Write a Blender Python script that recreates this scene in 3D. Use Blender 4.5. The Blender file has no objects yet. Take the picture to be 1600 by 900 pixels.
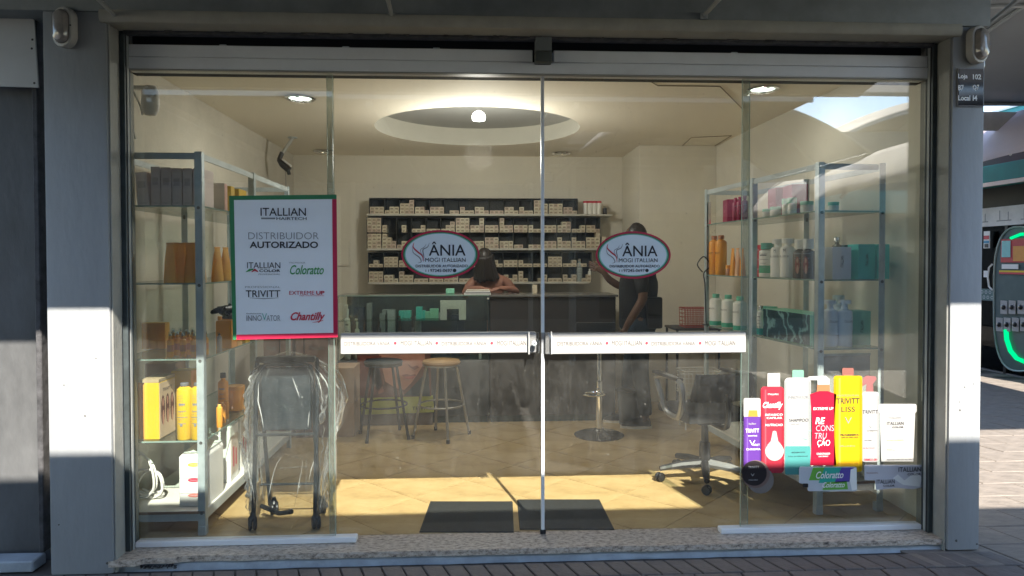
import bpy, bmesh, math, random
from mathutils import Vector, Matrix, noise
random.seed(7)
R = math.radians
S = bpy.context.scene
# ---------------------------------------------------------------- camera
YAW, PIT, ROL, FPX, CH, CD = 0.0543068, 0.0205667, -0.0016937, 1100.0, 1.4381, 3.65
_fw = Vector((math.sin(YAW)*math.cos(PIT), math.cos(YAW)*math.cos(PIT), -math.sin(PIT)))
_rt = Vector((math.cos(YAW), -math.sin(YAW), 0)); _up = _rt.cross(_fw)
_rt, _up = math.cos(ROL)*_rt+math.sin(ROL)*_up, -math.sin(ROL)*_rt+math.cos(ROL)*_up
CAM = Vector((0, -CD, CH))
cd = bpy.data.cameras.new('camera'); cam = bpy.data.objects.new('camera', cd)
S.collection.objects.link(cam)
cam.matrix_world = Matrix(((_rt.x,_up.x,-_fw.x,CAM.x),(_rt.y,_up.y,-_fw.y,CAM.y),(_rt.z,_up.z,-_fw.z,CAM.z),(0,0,0,1)))
cd.sensor_width = 36; cd.lens = FPX/1600*36; cd.shift_y = -19.436/1600; cd.clip_start = .05; cd.clip_end = 500
S.camera = cam
def at(px, py, x=None, y=None, z=None):
    """photo pixel -> world point on the plane x=, y= or z="""
    d = _fw + _rt*((px-800)/FPX) + _up*((450-19.436-py)/FPX)
    if y is not None: t = (y-CAM.y)/d.y
    elif x is not None: t = (x-CAM.x)/d.x
    else: t = (z-CAM.z)/d.z
    return CAM + d*t
# ---------------------------------------------------------------- light
SUN = Vector((-.225, 1, -.93)).normalized()
elev = math.asin(-SUN.z); az = math.atan2(-SUN.x, -SUN.y)
w = bpy.data.worlds.new('World'); S.world = w; w.use_nodes = True
nt = w.node_tree; N = nt.nodes; L = nt.links; N.clear()
out = N.new('ShaderNodeOutputWorld'); bg = N.new('ShaderNodeBackground'); sky = N.new('ShaderNodeTexSky')
sky.sky_type = 'NISHITA'; sky.sun_disc = False; sky.sun_elevation = elev; sky.sun_rotation = az
sky.air_density = 1.0; sky.dust_density = .15
tc = N.new('ShaderNodeTexCoord'); mp = N.new('ShaderNodeMapping'); mp.inputs['Scale'].default_value = (1, 1, 3.2)
nz = N.new('ShaderNodeTexNoise'); nz.inputs['Scale'].default_value = 5.5; nz.inputs['Detail'].default_value = 9; nz.inputs['Roughness'].default_value = .62
cr = N.new('ShaderNodeValToRGB'); cr.color_ramp.elements[0].position = .56; cr.color_ramp.elements[1].position = .70
mx = N.new('ShaderNodeMix'); mx.data_type = 'RGBA'; mx.inputs['B'].default_value = (5.0, 5.2, 5.5, 1)
L.new(tc.outputs['Generated'], mp.inputs['Vector']); L.new(mp.outputs[0], nz.inputs['Vector']); L.new(nz.outputs['Fac'], cr.inputs[0])
L.new(cr.outputs[0], mx.inputs['Factor']); L.new(sky.outputs[0], mx.inputs['A']); L.new(mx.outputs['Result'], bg.inputs[0]); L.new(bg.outputs[0], out.inputs[0])
bg.inputs[1].default_value = 0.145
sl = bpy.data.lights.new('sun', 'SUN'); sl.energy = 4.4; sl.angle = R(.55); sl.color = (1, .92, .80)
so = bpy.data.objects.new('sun', sl); S.collection.objects.link(so); so.rotation_euler = SUN.to_track_quat('-Z', 'Y').to_euler(); so.location = (2, -9, 9)
S.view_settings.view_transform = 'Standard'; S.view_settings.look = 'None'; S.view_settings.exposure = 2.0; S.view_settings.gamma = 1
S.cycles.max_bounces = 9; S.cycles.diffuse_bounces = 5; S.cycles.glossy_bounces = 4; S.cycles.transmission_bounces = 6; S.cycles.transparent_max_bounces = 40
S.cycles.use_denoising = True; S.cycles.sample_clamp_indirect = 6; S.cycles.caustics_reflective = False; S.cycles.caustics_refractive = False
# ---------------------------------------------------------------- materials
MATS = {}
def M(name, col, rough=.6, metal=0, var=.12, vs=6, bump=0, bs=60, spec=.5, trans=0, coat=0, stretch=None):
    if name in MATS: return MATS[name]
    m = bpy.data.materials.new(name); m.use_nodes = True; n = m.node_tree.nodes; l = m.node_tree.links
    b = n['Principled BSDF']; b.inputs['Roughness'].default_value = rough; b.inputs['Metallic'].default_value = metal
    b.inputs['Specular IOR Level'].default_value = spec; b.inputs['Coat Weight'].default_value = coat
    c = (*col, 1)
    tcn = n.new('ShaderNodeTexCoord'); mpn = n.new('ShaderNodeMapping'); l.new(tcn.outputs['Object'], mpn.inputs[0])
    if stretch: mpn.inputs['Scale'].default_value = stretch
    if var > 0:
        t = n.new('ShaderNodeTexNoise'); t.inputs['Scale'].default_value = vs; t.inputs['Detail'].default_value = 6; t.inputs['Roughness'].default_value = .65
        l.new(mpn.outputs[0], t.inputs['Vector'])
        r = n.new('ShaderNodeValToRGB'); r.color_ramp.elements[0].position = .3; r.color_ramp.elements[1].position = .72
        r.color_ramp.elements[0].color = (*[v*(1-var) for v in col], 1); r.color_ramp.elements[1].color = (*[min(1, v*(1+var)) for v in col], 1)
        l.new(t.outputs['Fac'], r.inputs[0]); l.new(r.outputs[0], b.inputs['Base Color'])
        mr = n.new('ShaderNodeMapRange'); mr.inputs['To Min'].default_value = max(.02, rough*.8); mr.inputs['To Max'].default_value = min(1, rough*1.25)
        l.new(t.outputs['Fac'], mr.inputs['Value']); l.new(mr.outputs[0], b.inputs['Roughness'])
    else: b.inputs['Base Color'].default_value = c
    if bump > 0:
        t2 = n.new('ShaderNodeTexNoise'); t2.inputs['Scale'].default_value = bs; t2.inputs['Detail'].default_value = 5
        l.new(mpn.outputs[0], t2.inputs['Vector'])
        bp = n.new('ShaderNodeBump'); bp.inputs['Strength'].default_value = bump; bp.inputs['Distance'].default_value = .01
        l.new(t2.outputs['Fac'], bp.inputs['Height']); l.new(bp.outputs[0], b.inputs['Normal'])
    if trans > 0:
        tr = n.new('ShaderNodeBsdfTranslucent'); tr.inputs[0].default_value = c
        ms = n.new('ShaderNodeMixShader'); ms.inputs[0].default_value = trans
        l.new(b.outputs[0], ms.inputs[1]); l.new(tr.outputs[0], ms.inputs[2]); l.new(ms.outputs[0], n['Material Output'].inputs[0])
    MATS[name] = m; return m
def EM(name, col, s):
    if name in MATS: return MATS[name]
    m = bpy.data.materials.new(name); m.use_nodes = True; n = m.node_tree.nodes; n.clear()
    e = n.new('ShaderNodeEmission'); e.inputs[0].default_value = (*col, 1); e.inputs[1].default_value = s
    o = n.new('ShaderNodeOutputMaterial'); m.node_tree.links.new(e.outputs[0], o.inputs[0]); MATS[name] = m; return m
def GL(name, tint=(.97, .99, .98), refl=.05, fmul=1.0, dust=0.0, rough=0.0, dcol=(.75, .74, .70), wrinkle=0, dscale=1.0):
    """thin clear pane: see-through plus mirror reflection plus a film of dust"""
    m = bpy.data.materials.new(name); m.use_nodes = True; n = m.node_tree.nodes; l = m.node_tree.links; n.clear()
    o = n.new('ShaderNodeOutputMaterial'); t = n.new('ShaderNodeBsdfTransparent'); t.inputs[0].default_value = (*tint, 1)
    g = n.new('ShaderNodeBsdfGlossy'); g.inputs['Roughness'].default_value = rough
    f0 = n.new('ShaderNodeLayerWeight'); f0.inputs[0].default_value = .5
    f = n.new('ShaderNodeMath'); f.operation = 'POWER'; f.inputs[1].default_value = 5; l.new(f0.outputs['Facing'], f.inputs[0])
    ma = n.new('ShaderNodeMath'); ma.operation = 'MULTIPLY_ADD'; ma.inputs[1].default_value = .9; ma.inputs[2].default_value = refl+.03*fmul; ma.use_clamp = True
    l.new(f.outputs[0], ma.inputs[0])
    ms = n.new('ShaderNodeMixShader'); l.new(ma.outputs[0], ms.inputs[0]); l.new(t.outputs[0], ms.inputs[1]); l.new(g.outputs[0], ms.inputs[2])
    last = ms
    tcn = n.new('ShaderNodeTexCoord')
    if dust > 0:
        d = n.new('ShaderNodeBsdfDiffuse'); d.inputs[0].default_value = (*dcol, 1)
        mpn = n.new('ShaderNodeMapping'); mpn.inputs['Scale'].default_value = (1.2, 1, .8)
        l.new(tcn.outputs['Object'], mpn.inputs[0])
        a = n.new('ShaderNodeTexNoise'); a.inputs['Scale'].default_value = 3*dscale; a.inputs['Detail'].default_value = 8; a.inputs['Roughness'].default_value = .7; l.new(mpn.outputs[0], a.inputs['Vector'])
        sp = n.new('ShaderNodeTexNoise'); sp.inputs['Scale'].default_value = 95*dscale; sp.inputs['Detail'].default_value = 3; l.new(mpn.outputs[0], sp.inputs['Vector'])
        rr = n.new('ShaderNodeMapRange'); rr.inputs['From Min'].default_value = .70; rr.inputs['From Max'].default_value = .80; rr.inputs['To Max'].default_value = .35; l.new(sp.outputs['Fac'], rr.inputs['Value'])
        mr = n.new('ShaderNodeMapRange'); mr.inputs['From Min'].default_value = .35; mr.inputs['From Max'].default_value = .75
        mr.inputs['To Min'].default_value = dust*.3; mr.inputs['To Max'].default_value = dust*2.6; l.new(a.outputs['Fac'], mr.inputs['Value'])
        mp2 = n.new('ShaderNodeMapping'); mp2.inputs['Scale'].default_value = (26, 1, 1.3); l.new(tcn.outputs['Object'], mp2.inputs[0])
        st = n.new('ShaderNodeTexNoise'); st.inputs['Scale'].default_value = 1.5*dscale; st.inputs['Detail'].default_value = 4; l.new(mp2.outputs[0], st.inputs['Vector'])
        sr = n.new('ShaderNodeMapRange'); sr.inputs['From Min'].default_value = .52; sr.inputs['From Max'].default_value = .78; sr.inputs['To Max'].default_value = dust*.5; l.new(st.outputs['Fac'], sr.inputs['Value'])
        a0 = n.new('ShaderNodeMath'); a0.operation = 'ADD'; l.new(mr.outputs[0], a0.inputs[0]); l.new(sr.outputs[0], a0.inputs[1])
        ad = n.new('ShaderNodeMath'); ad.operation = 'ADD'; l.new(a0.outputs[0], ad.inputs[0]); l.new(rr.outputs[0], ad.inputs[1])
        m2 = n.new('ShaderNodeMixShader'); l.new(ad.outputs[0], m2.inputs[0]); l.new(ms.outputs[0], m2.inputs[1]); l.new(d.outputs[0], m2.inputs[2]); last = m2
    if wrinkle > 0 and dust > 0:
        pw = n.new('ShaderNodeMath'); pw.operation = 'POWER'; pw.inputs[1].default_value = 3.0; l.new(f0.outputs['Facing'], pw.inputs[0])
        mm = n.new('ShaderNodeMath'); mm.operation = 'MULTIPLY_ADD'; mm.inputs[1].default_value = .55; l.new(pw.outputs[0], mm.inputs[0]); l.new(ad.outputs[0], mm.inputs[2]); mm.use_clamp = True; l.new(mm.outputs[0], m2.inputs[0])
    if wrinkle > 0:
        a = n.new('ShaderNodeTexNoise'); a.inputs['Scale'].default_value = 9; a.inputs['Detail'].default_value = 5; a.inputs['Distortion'].default_value = 1.5; l.new(tcn.outputs['Object'], a.inputs['Vector'])
        bp = n.new('ShaderNodeBump'); bp.inputs['Strength'].default_value = wrinkle; bp.inputs['Distance'].default_value = .05; l.new(a.outputs['Fac'], bp.inputs['Height'])
        l.new(bp.outputs[0], g.inputs['Normal'])
    l.new(last.outputs[0], o.inputs[0]); MATS[name] = m; return m
def stone(name, cols, scale, rough=.35, bump=.15):
    m = bpy.data.materials.new(name); m.use_nodes = True; n = m.node_tree.nodes; l = m.node_tree.links; b = n['Principled BSDF']; b.inputs['Roughness'].default_value = rough
    tcn = n.new('ShaderNodeTexCoord'); t = n.new('ShaderNodeTexNoise'); t.inputs['Scale'].default_value = scale; t.inputs['Detail'].default_value = 7; t.inputs['Roughness'].default_value = .75
    mpn = n.new('ShaderNodeMapping'); mpn.inputs['Scale'].default_value = (.55, 1, 1); l.new(tcn.outputs['Object'], mpn.inputs[0]); l.new(mpn.outputs[0], t.inputs['Vector'])
    r = n.new('ShaderNodeValToRGB'); e = r.color_ramp.elements; e[0].position = .34; e[0].color = (*cols[0], 1); e[1].position = .7; e[1].color = (*cols[-1], 1)
    for i, c in enumerate(cols[1:-1]): k = e.new(.34+.36*(i+1)/(len(cols)-1)); k.color = (*c, 1)
    l.new(t.outputs['Fac'], r.inputs[0]); l.new(r.outputs[0], b.inputs['Base Color'])
    bp = n.new('ShaderNodeBump'); bp.inputs['Strength'].default_value = bump; bp.inputs['Distance'].default_value = .004; l.new(t.outputs['Fac'], bp.inputs['Height']); l.new(bp.outputs[0], b.inputs['Normal'])
    MATS[name] = m; return m
# ---------------------------------------------------------------- mesh helpers
class MB:
    def __init__(s): s.v = []; s.f = []; s.m = []
    def add(s, vs, fs, m=0):
        b = len(s.v); s.v += [tuple(v) for v in vs]; s.f += [tuple(i+b for i in f) for f in fs]; s.m += [m]*len(fs); return s
    def box(s, x0, x1, y0, y1, z0, z1, m=0, T=None):
        vs = [Vector((x, y, z)) for z in (z0, z1) for y in (y0, y1) for x in (x0, x1)]
        if T: vs = [T @ v for v in vs]
        return s.add(vs, [(0,2,3,1),(4,5,7,6),(0,1,5,4),(2,6,7,3),(0,4,6,2),(1,3,7,5)], m)
    def cbox(s, x0, x1, y0, y1, z0, z1, c=.004, m=0, T=None):
        """box with chamfered edges"""
        bm = bmesh.new(); bmesh.ops.create_cube(bm, size=1)
        for v in bm.verts: v.co = Vector((x0 if v.co.x < 0 else x1, y0 if v.co.y < 0 else y1, z0 if v.co.z < 0 else z1))
        bmesh.ops.bevel(bm, geom=list(bm.edges), offset=c, segments=2 if c > .006 else 1, affect='EDGES', profile=.6)
        vs = [T @ v.co if T else v.co.copy() for v in bm.verts]; fs = [[v.index for v in f.verts] for f in bm.faces]; bm.free()
        return s.add(vs, fs, m)
    def tube(s, pts, r, n=8, m=0, close=False, cap=True):
        pts = [Vector(p) for p in pts]; k = len(pts); rs = r if isinstance(r, (list, tuple)) else [r]*k
        rings = []; ref = None
        for i, p in enumerate(pts):
            a = pts[(i-1) % k] if (i > 0 or close) else p; b = pts[(i+1) % k] if (i < k-1 or close) else p
            d = (b-a).normalized()
            if ref is None: ref = Vector((0, 0, 1)) if abs(d.z) < .9 else Vector((1, 0, 0))
            u = (ref-d*ref.dot(d)).normalized(); v = d.cross(u); ref = u
            rings.append([p+(u*math.cos(2*math.pi*j/n)+v*math.sin(2*math.pi*j/n))*rs[i] for j in range(n)])
        vs = [q for g in rings for q in g]; fs = []
        for i in range(k if close else k-1):
            o, o2 = i*n, ((i+1) % k)*n
            fs += [(o+j, o+(j+1) % n, o2+(j+1) % n, o2+j) for j in range(n)]
        if not close and cap: fs += [tuple(range(n))[::-1], tuple(range((k-1)*n, k*n))]
        return s.add(vs, fs, m)
    def lathe(s, prof, c=(0, 0, 0), n=20, m=0, sx=1, sy=1, ms=None):
        vs = []; c = Vector(c)
        for r, z in prof: vs += [c+Vector((r*sx*math.cos(2*math.pi*j/n), r*sy*math.sin(2*math.pi*j/n), z)) for j in range(n)]
        b = len(s.v)
        for i in range(len(prof)-1):
            fs = [(i*n+j, i*n+(j+1) % n, (i+1)*n+(j+1) % n, (i+1)*n+j) for j in range(n)]
            if i == 0: s.add(vs, fs, ms[i] if ms else m)
            else:
                s.f += [tuple(q+b for q in f) for f in fs]; s.m += [ms[i] if ms else m]*n
        if prof[0][0] > 1e-5: s.f.append(tuple(b+j for j in range(n))[::-1]); s.m.append(ms[0] if ms else m)
        if prof[-1][0] > 1e-5: s.f.append(tuple(b+(len(prof)-1)*n+j for j in range(n))); s.m.append(ms[-1] if ms else m)
        return s
    def prism(s, poly, y0, y1, m=0):
        """outline in x,z extruded from y0 (front, towards the street) to y1"""
        k = len(poly); vs = [(x, y0, z) for x, z in poly]+[(x, y1, z) for x, z in poly]
        return s.add(vs, [tuple(range(k)), tuple(range(k, 2*k))[::-1]]+[(i, i+k, (i+1) % k+k, (i+1) % k) for i in range(k)], m)
    def grid(s, f, nu, nv, m=0):
        vs = [f(i/nu, j/nv) for j in range(nv+1) for i in range(nu+1)]
        return s.add(vs, [(j*(nu+1)+i, j*(nu+1)+i+1, (j+1)*(nu+1)+i+1, (j+1)*(nu+1)+i) for j in range(nv) for i in range(nu)], m)
    def build(s, name, mats, parent=None, loc=(0, 0, 0), rot=(0, 0, 0), sharp=35, **kw):
        me = bpy.data.meshes.new(name); me.from_pydata(s.v, [], s.f)
        for m in (mats if isinstance(mats, (list, tuple)) else [mats]): me.materials.append(m)
        me.polygons.foreach_set('material_index', s.m); me.update()
        bm = bmesh.new(); bm.from_mesh(me); bmesh.ops.recalc_face_normals(bm, faces=bm.faces); bm.to_mesh(me); bm.free()
        me.shade_smooth(); me.set_sharp_from_angle(angle=R(sharp))
        return link(name, me, parent, loc, rot, **kw)
def link(name, me, parent=None, loc=(0, 0, 0), rot=(0, 0, 0), **kw):
    o = bpy.data.objects.new(name, me); S.collection.objects.link(o); o.parent = parent; o.location = loc; o.rotation_euler = rot
    for k, v in kw.items(): o[k] = v
    return o
def T(name, label, cat, loc=(0, 0, 0), rz=0, group=None, kind=None):
    o = link(name, None, None, loc, (0, 0, rz), label=label, category=cat)
    if group: o['group'] = group
    if kind: o['kind'] = kind
    return o
def tag(o, label, cat, group=None):
    o['label'] = label; o['category'] = cat
    if group: o['group'] = group
    return o
def ST(o, label=None):
    o['kind'] = 'structure'
    if label: o['label'] = label
    return o
def clone(o, parent=None):
    c = o.copy(); S.collection.objects.link(c); c.parent = parent
    for ch in [k for k in KIDS(o)]: clone(ch, c)
    return c
def KIDS(o): return list(o.children)
_tc = {}
def tmesh(s, bold, shear, thin=0):
    k = (s, bold, shear, thin)
    if k not in _tc:
        cu = bpy.data.curves.new('t', 'FONT'); cu.body = s; cu.shear = shear; cu.offset = .022*bold-.012*thin; cu.resolution_u = 3; cu.align_x = 'CENTER'
        o = bpy.data.objects.new('t', cu); S.collection.objects.link(o)
        dg = bpy.context.evaluated_depsgraph_get(); me = bpy.data.meshes.new_from_object(o.evaluated_get(dg))
        bpy.data.objects.remove(o); bpy.data.curves.remove(cu)
        xs = [v.co.x for v in me.vertices]; ys = [v.co.y for v in me.vertices]
        _tc[k] = ([v.co.copy() for v in me.vertices], [tuple(p.vertices) for p in me.polygons], (min(xs), max(xs), min(ys), max(ys))); bpy.data.meshes.remove(me)
    return _tc[k]
def letters(s, c, w, h, mat, parent, bold=0, shear=0, rz=0, thin=0, name='lettering', flat=False, spin=0):
    """lettering w wide and h tall centred at c (in the parent's space), facing -y (turned by rz)"""
    vs, fs, (a, b, d, e) = tmesh(s, bold, shear, thin)
    me = bpy.data.meshes.new(name)
    pts = [(((v.x-(a+b)/2)*w/(b-a)), 0, ((v.y-(d+e)/2)*h/(e-d))) for v in vs]
    if spin: pts = [(x*math.cos(spin)-z*math.sin(spin), 0, x*math.sin(spin)+z*math.cos(spin)) for x, _, z in pts]
    me.from_pydata(pts, [], fs); me.materials.append(mat)
    return link(name, me, parent, c, (0, 0, rz))
def ptext(s, px0, px1, py, hp, y, mat, parent, **kw):
    """lettering given by its photograph extent on the plane y"""
    a, b = at(px0, py, y=y), at(px1, py, y=y); c = (a+b)/2; h = hp*(b.x-a.x)/(px1-px0)
    return letters(s, c-Vector(parent.location) if parent else c, b.x-a.x, h, mat, parent, **kw)
def rib(mb, pts, ws, y, m=0):
    """flat ribbon of changing width through pts in the x,z plane"""
    P = [Vector((p[0], 0, p[1])) for p in pts]; L_ = []; R_ = []
    for i, p in enumerate(P):
        d = (P[min(i+1, len(P)-1)]-P[max(i-1, 0)]).normalized(); q = Vector((-d.z, 0, d.x))*ws[i]/2
        L_.append(p+q); R_.append(p-q)
    k = len(P); vs = [(v.x, y, v.z) for v in L_+R_]
    mb.add(vs, [(i, i+1, k+i+1, k+i) for i in range(k-1)], m)
def smoothpath(pts, n=8):
    out_ = []
    P = [pts[0]]+list(pts)+[pts[-1]]
    for i in range(1, len(P)-2):
        p0, p1, p2, p3 = [Vector(q) for q in P[i-1:i+3]]
        for j in range(n):
            t = j/n; out_.append(.5*((2*p1)+(-p0+p2)*t+(2*p0-5*p1+4*p2-p3)*t*t+(-p0+3*p1-3*p2+p3)*t**3))
    out_.append(Vector(pts[-1])); return out_
# palette
paint = M('pillar_paint', (.275, .29, .305), .62, var=.10, vs=4.5, bump=.35, bs=22, stretch=(1, 1, .35))
paint2 = M('jamb_paint', (.50, .485, .44), .6, var=.1, vs=3, bump=.1, bs=20)
plinth_p = M('plinth_paint', (.30, .34, .38), .7, var=.25, vs=7, bump=.3, bs=30)
fasciam = M('fascia_gray', (.19, .21, .215), .55, var=.22, vs=5, bump=.05)
creamt = M('cream_molding', (.36, .35, .30), .6, var=.15, vs=6)
darkgap = M('dark_recess', (.02, .022, .026), .8, var=.3)
rust = M('dusty_dark_metal', (.07, .07, .075), .7, .3, var=.5, vs=16, bump=.4, bs=40)
alu = M('white_aluminium', (.80, .82, .85), .42, .1, var=.05, vs=5)
steel = M('galvanised_steel', (.50, .57, .60), .4, .3, var=.18, vs=14, bump=.05)
steelp = M('gray_painted_steel', (.50, .55, .57), .45, .15, var=.15, vs=8, bump=.05)
chrome = M('chrome', (.8, .8, .8), .08, 1, var=0)
wallc = M('cream_wall', (.76, .72, .62), .8, var=.05, vs=1.5, bump=.12, bs=18)
wallt = M('textured_wall', (.62, .58, .50), .8, var=.12, vs=2.5, bump=.35, bs=24)
ceilc = M('cream_ceiling', (.94, .87, .74), .85, var=.03, vs=1)
white = M('white_paint', (.8, .8, .78), .5, var=.03)
wplas = M('white_plastic', (.78, .77, .74), .35, var=.05, vs=12)
blackp = M('black_plastic', (.018, .018, .02), .35, var=.2)
darkg = M('dark_gray_panel', (.045, .041, .040), .45, var=.15, vs=4)
bluegray = M('slate_panel', (.05, .06, .068), .45, var=.1)
ink = M('black_ink', (.02, .022, .03), .5, var=0)
inkg = M('gray_ink', (.22, .23, .25), .5, var=0)
inkl = M('pale_ink', (.42, .42, .43), .5, var=0)
inkr = M('red_ink', (.55, .03, .06), .5, var=0)
inkgr = M('green_ink', (.06, .32, .10), .5, var=0)
inkw = M('white_ink', (.85, .85, .85), .5, var=0)
inkt = M('teal_ink', (.10, .42, .36), .5, var=0)
G_DOOR = GL('storefront_glass', (.955, .975, .962), .03, 1.0, dust=.012)
G_FIX = GL('fixed_pane_glass', (.95, .975, .962), .10, 1.15, dust=.010)
G_SH = GL('shelf_glass', (.86, .93, .90), .02, 1.0)
G_CASE = GL('case_glass', (.90, .95, .93), .03, 1.0, dust=.02)
gedge = M('green_glass_edge', (.24, .34, .30), .2, var=.1)
gedge2 = GL('pane_edge_glass', (.90, .93, .91), .05, 1.0, dust=.06)
granite = stone('granite', [(.05, .045, .04), (.30, .25, .21), (.50, .43, .36), (.62, .56, .50), (.40, .33, .28)], 60)
tile = stone('floor_tile', [(.31, .205, .095), (.44, .31, .145), (.49, .355, .175), (.54, .40, .22)], 5, .3, .03)
grout = M('grout', (.22, .15, .09), .9)
# ================================================================ SETTING
GZ = -.062
brick = M('paving_far', (.20, .18, .16), .85, var=.3, vs=5, bump=.4, bs=25)
# far paving with brick joints (only its reflection is seen)
_n = brick.node_tree.nodes; _l = brick.node_tree.links; _b = _n['Principled BSDF']
_bt = _n.new('ShaderNodeTexBrick'); _bt.inputs['Scale'].default_value = 3.2; _bt.inputs['Color1'].default_value = (.17, .155, .14, 1); _bt.inputs['Color2'].default_value = (.13, .12, .11, 1); _bt.inputs['Mortar'].default_value = (.07, .065, .06, 1); _bt.inputs['Mortar Size'].default_value = .018
_t = _n.new('ShaderNodeTexCoord'); _mp = _n.new('ShaderNodeMapping'); _mp.inputs['Rotation'].default_value = (0, 0, .5); _l.new(_t.outputs['Object'], _mp.inputs[0]); _l.new(_mp.outputs[0], _bt.inputs['Vector']); _l.new(_bt.outputs['Color'], _b.inputs['Base Color'])
g = MB(); g.box(-60, 60, -60, 40, GZ-.3, GZ-.02); ground = ST(g.build('ground', brick))
pav = M('paver_stone', (.19, .165, .145), .75, var=.28, vs=9, bump=.5, bs=45, stretch=(1, 3, 1))
pavd = M('paver_stone_dark', (.13, .115, .11), .75, var=.28, vs=9, bump=.5, bs=45)
pave = ST(MB().box(-3.2, 7.0, -2.6, 9, GZ-.02, GZ-.006).build('pavement', M('mortar', (.06, .055, .05), .9)))
def paver(x0, y0, lx, ly, skew, m, cache={}):
    k = (round(lx, 3), round(ly, 3), skew, m.name)
    if k not in cache:
        mb = MB(); c = .004
        def q(z, i): return [Vector((x+skew*y, y, z)) for x, y in ((i, i), (lx-i, i), (lx-i, ly-i), (i, ly-i))]
        mb.add(q(-.012, 0)+q(.002, 0)+q(.006, c), [(0,1,5,4),(1,2,6,5),(2,3,7,6),(3,0,4,7),(4,5,9,8),(5,6,10,9),(6,7,11,10),(7,4,8,11),(8,9,10,11)])
        cache[k] = mb.build('paver', m, pave, (x0, y0, GZ))
        return cache[k]
    return link('paver', cache[k].data, pave, (x0, y0, GZ+random.uniform(-.002, .001)))
for i in range(52): paver(-2.5+i*.1, -.36, .093, .155, -.35, pavd)
for i in range(24): paver(-2.4+i*.23, -.53, .222, .16, 0, pavd)
for j in range(26):
    for i in range(-1, 9):
        x = 2.72+i*.47+(j % 2)*.22
        if x < 6.6 and x > 2.2: paver(x, -.36+j*.245, .462, .237, -.3, pav)
# tiled floor
floor = ST(MB().box(-1.98, 2.47, .0, 4.25, -.05, -.004).build('floor', grout))
TS = .46; c45 = math.sqrt(.5)
def clip(poly, x0, x1, y0, y1):
    for ax, lim, sg in ((0, x0, 1), (0, x1, -1), (1, y0, 1), (1, y1, -1)):
        o = []
        for i in range(len(poly)):
            a, b = poly[i-1], poly[i]; da, db = (a[ax]-lim)*sg, (b[ax]-lim)*sg
            if (da > 0) != (db > 0): t = da/(da-db); o.append((a[0]+(b[0]-a[0])*t, a[1]+(b[1]-a[1])*t))
            if db > 0: o.append(b)
        poly = o
        if len(poly) < 3: return []
    return poly
ft = TS/2-.0022
for i in range(-12, 13):
    for j in range(-12, 13):
        cx, cy = .28+(i-j)*TS*c45, 1.6+(i+j)*TS*c45
        p = [(cx+(a-b)*ft*c45, cy+(a+b)*ft*c45) for a, b in ((-1, -1), (1, -1), (1, 1), (-1, 1))]
        p = clip(p, -1.978, 2.468, .062, 4.248)
        if p:
            k = len(p); z = random.uniform(-.0004, .0004)
            mb = MB(); mb.add([(x-cx, y-cy, 0) for x, y in p]+[(x-cx, y-cy, -.006) for x, y in p], [tuple(range(k))]+[(a, a+k, (a+1) % k+k, (a+1) % k) for a in range(k)])
            mb.build('floor_tile', tile, floor, (cx, cy, z))
# walls and ceiling
ST(MB().box(-2.10, -1.98, .02, 4.37, -.05, 2.9).build('wall_left', wallt))
ST(MB().box(2.47, 2.60, .02, 4.37, -.05, 2.9).build('wall_right', wallc))
ST(MB().box(-1.98, 2.47, 4.25, 4.37, -.05, 2.9).build('wall_back', wallc))
ST(MB().box(1.68, 2.468, 3.42, 4.248, 0, 2.608).build('wall_closet', wallc))
# ceiling with a round recess
rc = Vector((.04, 2.62)); rr = .90; mb = MB(); n = 64; X0, X1, Y0, Y1 = -1.98, 2.47, .0, 4.25
ring = [(rc.x+rr*math.cos(2*math.pi*i/n), rc.y+rr*math.sin(2*math.pi*i/n)) for i in range(n)]
def edgept(i):
    a = 2*math.pi*i/n; dx, dy = math.cos(a), math.sin(a); t = min([(X1-rc.x)/dx if dx > 1e-9 else 1e9, (X0-rc.x)/dx if dx < -1e-9 else 1e9, (Y1-rc.y)/dy if dy > 1e-9 else 1e9, (Y0-rc.y)/dy if dy < -1e-9 else 1e9])
    return (rc.x+dx*t, rc.y+dy*t)
edg = [edgept(i) for i in range(n)]
mb.add([(x, y, 2.61) for x, y in ring]+[(x, y, 2.61) for x, y in edg], [(i, (i+1) % n, (i+1) % n+n, i+n) for i in range(n)])
for cx_, cy_ in ((X0, Y0), (X1, Y0), (X1, Y1), (X0, Y1)):
    k = min(range(n), key=lambda i: math.atan2(*( [abs(math.sin(math.atan2(cy_-rc.y, cx_-rc.x)-2*math.pi*(i+.5)/n)), math.cos(math.atan2(cy_-rc.y, cx_-rc.x)-2*math.pi*(i+.5)/n)])))
    a, b = edg[k], edg[(k+1) % n]; mb.add([(a[0], a[1], 2.61), (b[0], b[1], 2.61), (cx_, cy_, 2.61)], [(0, 1, 2)])
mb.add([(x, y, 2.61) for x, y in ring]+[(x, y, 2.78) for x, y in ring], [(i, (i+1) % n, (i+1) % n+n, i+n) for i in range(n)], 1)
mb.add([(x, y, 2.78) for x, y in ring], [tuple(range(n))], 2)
mb.box(X0-.1, X1+.1, Y0, Y1+.1, 2.80, 2.95)
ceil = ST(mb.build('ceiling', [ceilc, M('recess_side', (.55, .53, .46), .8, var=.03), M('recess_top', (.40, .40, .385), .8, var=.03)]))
mb = MB(); mb.box(.66, .95, 2.55, 3.25, 2.755, 2.778); mb.build('recess_shade', M('recess_shade_gray', (.45, .45, .44), .7), ceil)  # gray plate standing in for the shadow beside the bulb
mb = MB(); p = [at(x, y, z=2.606) for x, y in ((1006, 121), (1028, 134), (1125, 135), (1160, 170))]
for a, b in zip(p, p[1:]): mb.tube([a, b], .0035, 5)
p = [at(x, y, z=2.606) for x, y in ((1065, 229), (1112, 231), (1143, 212), (1080, 215))]
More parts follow.
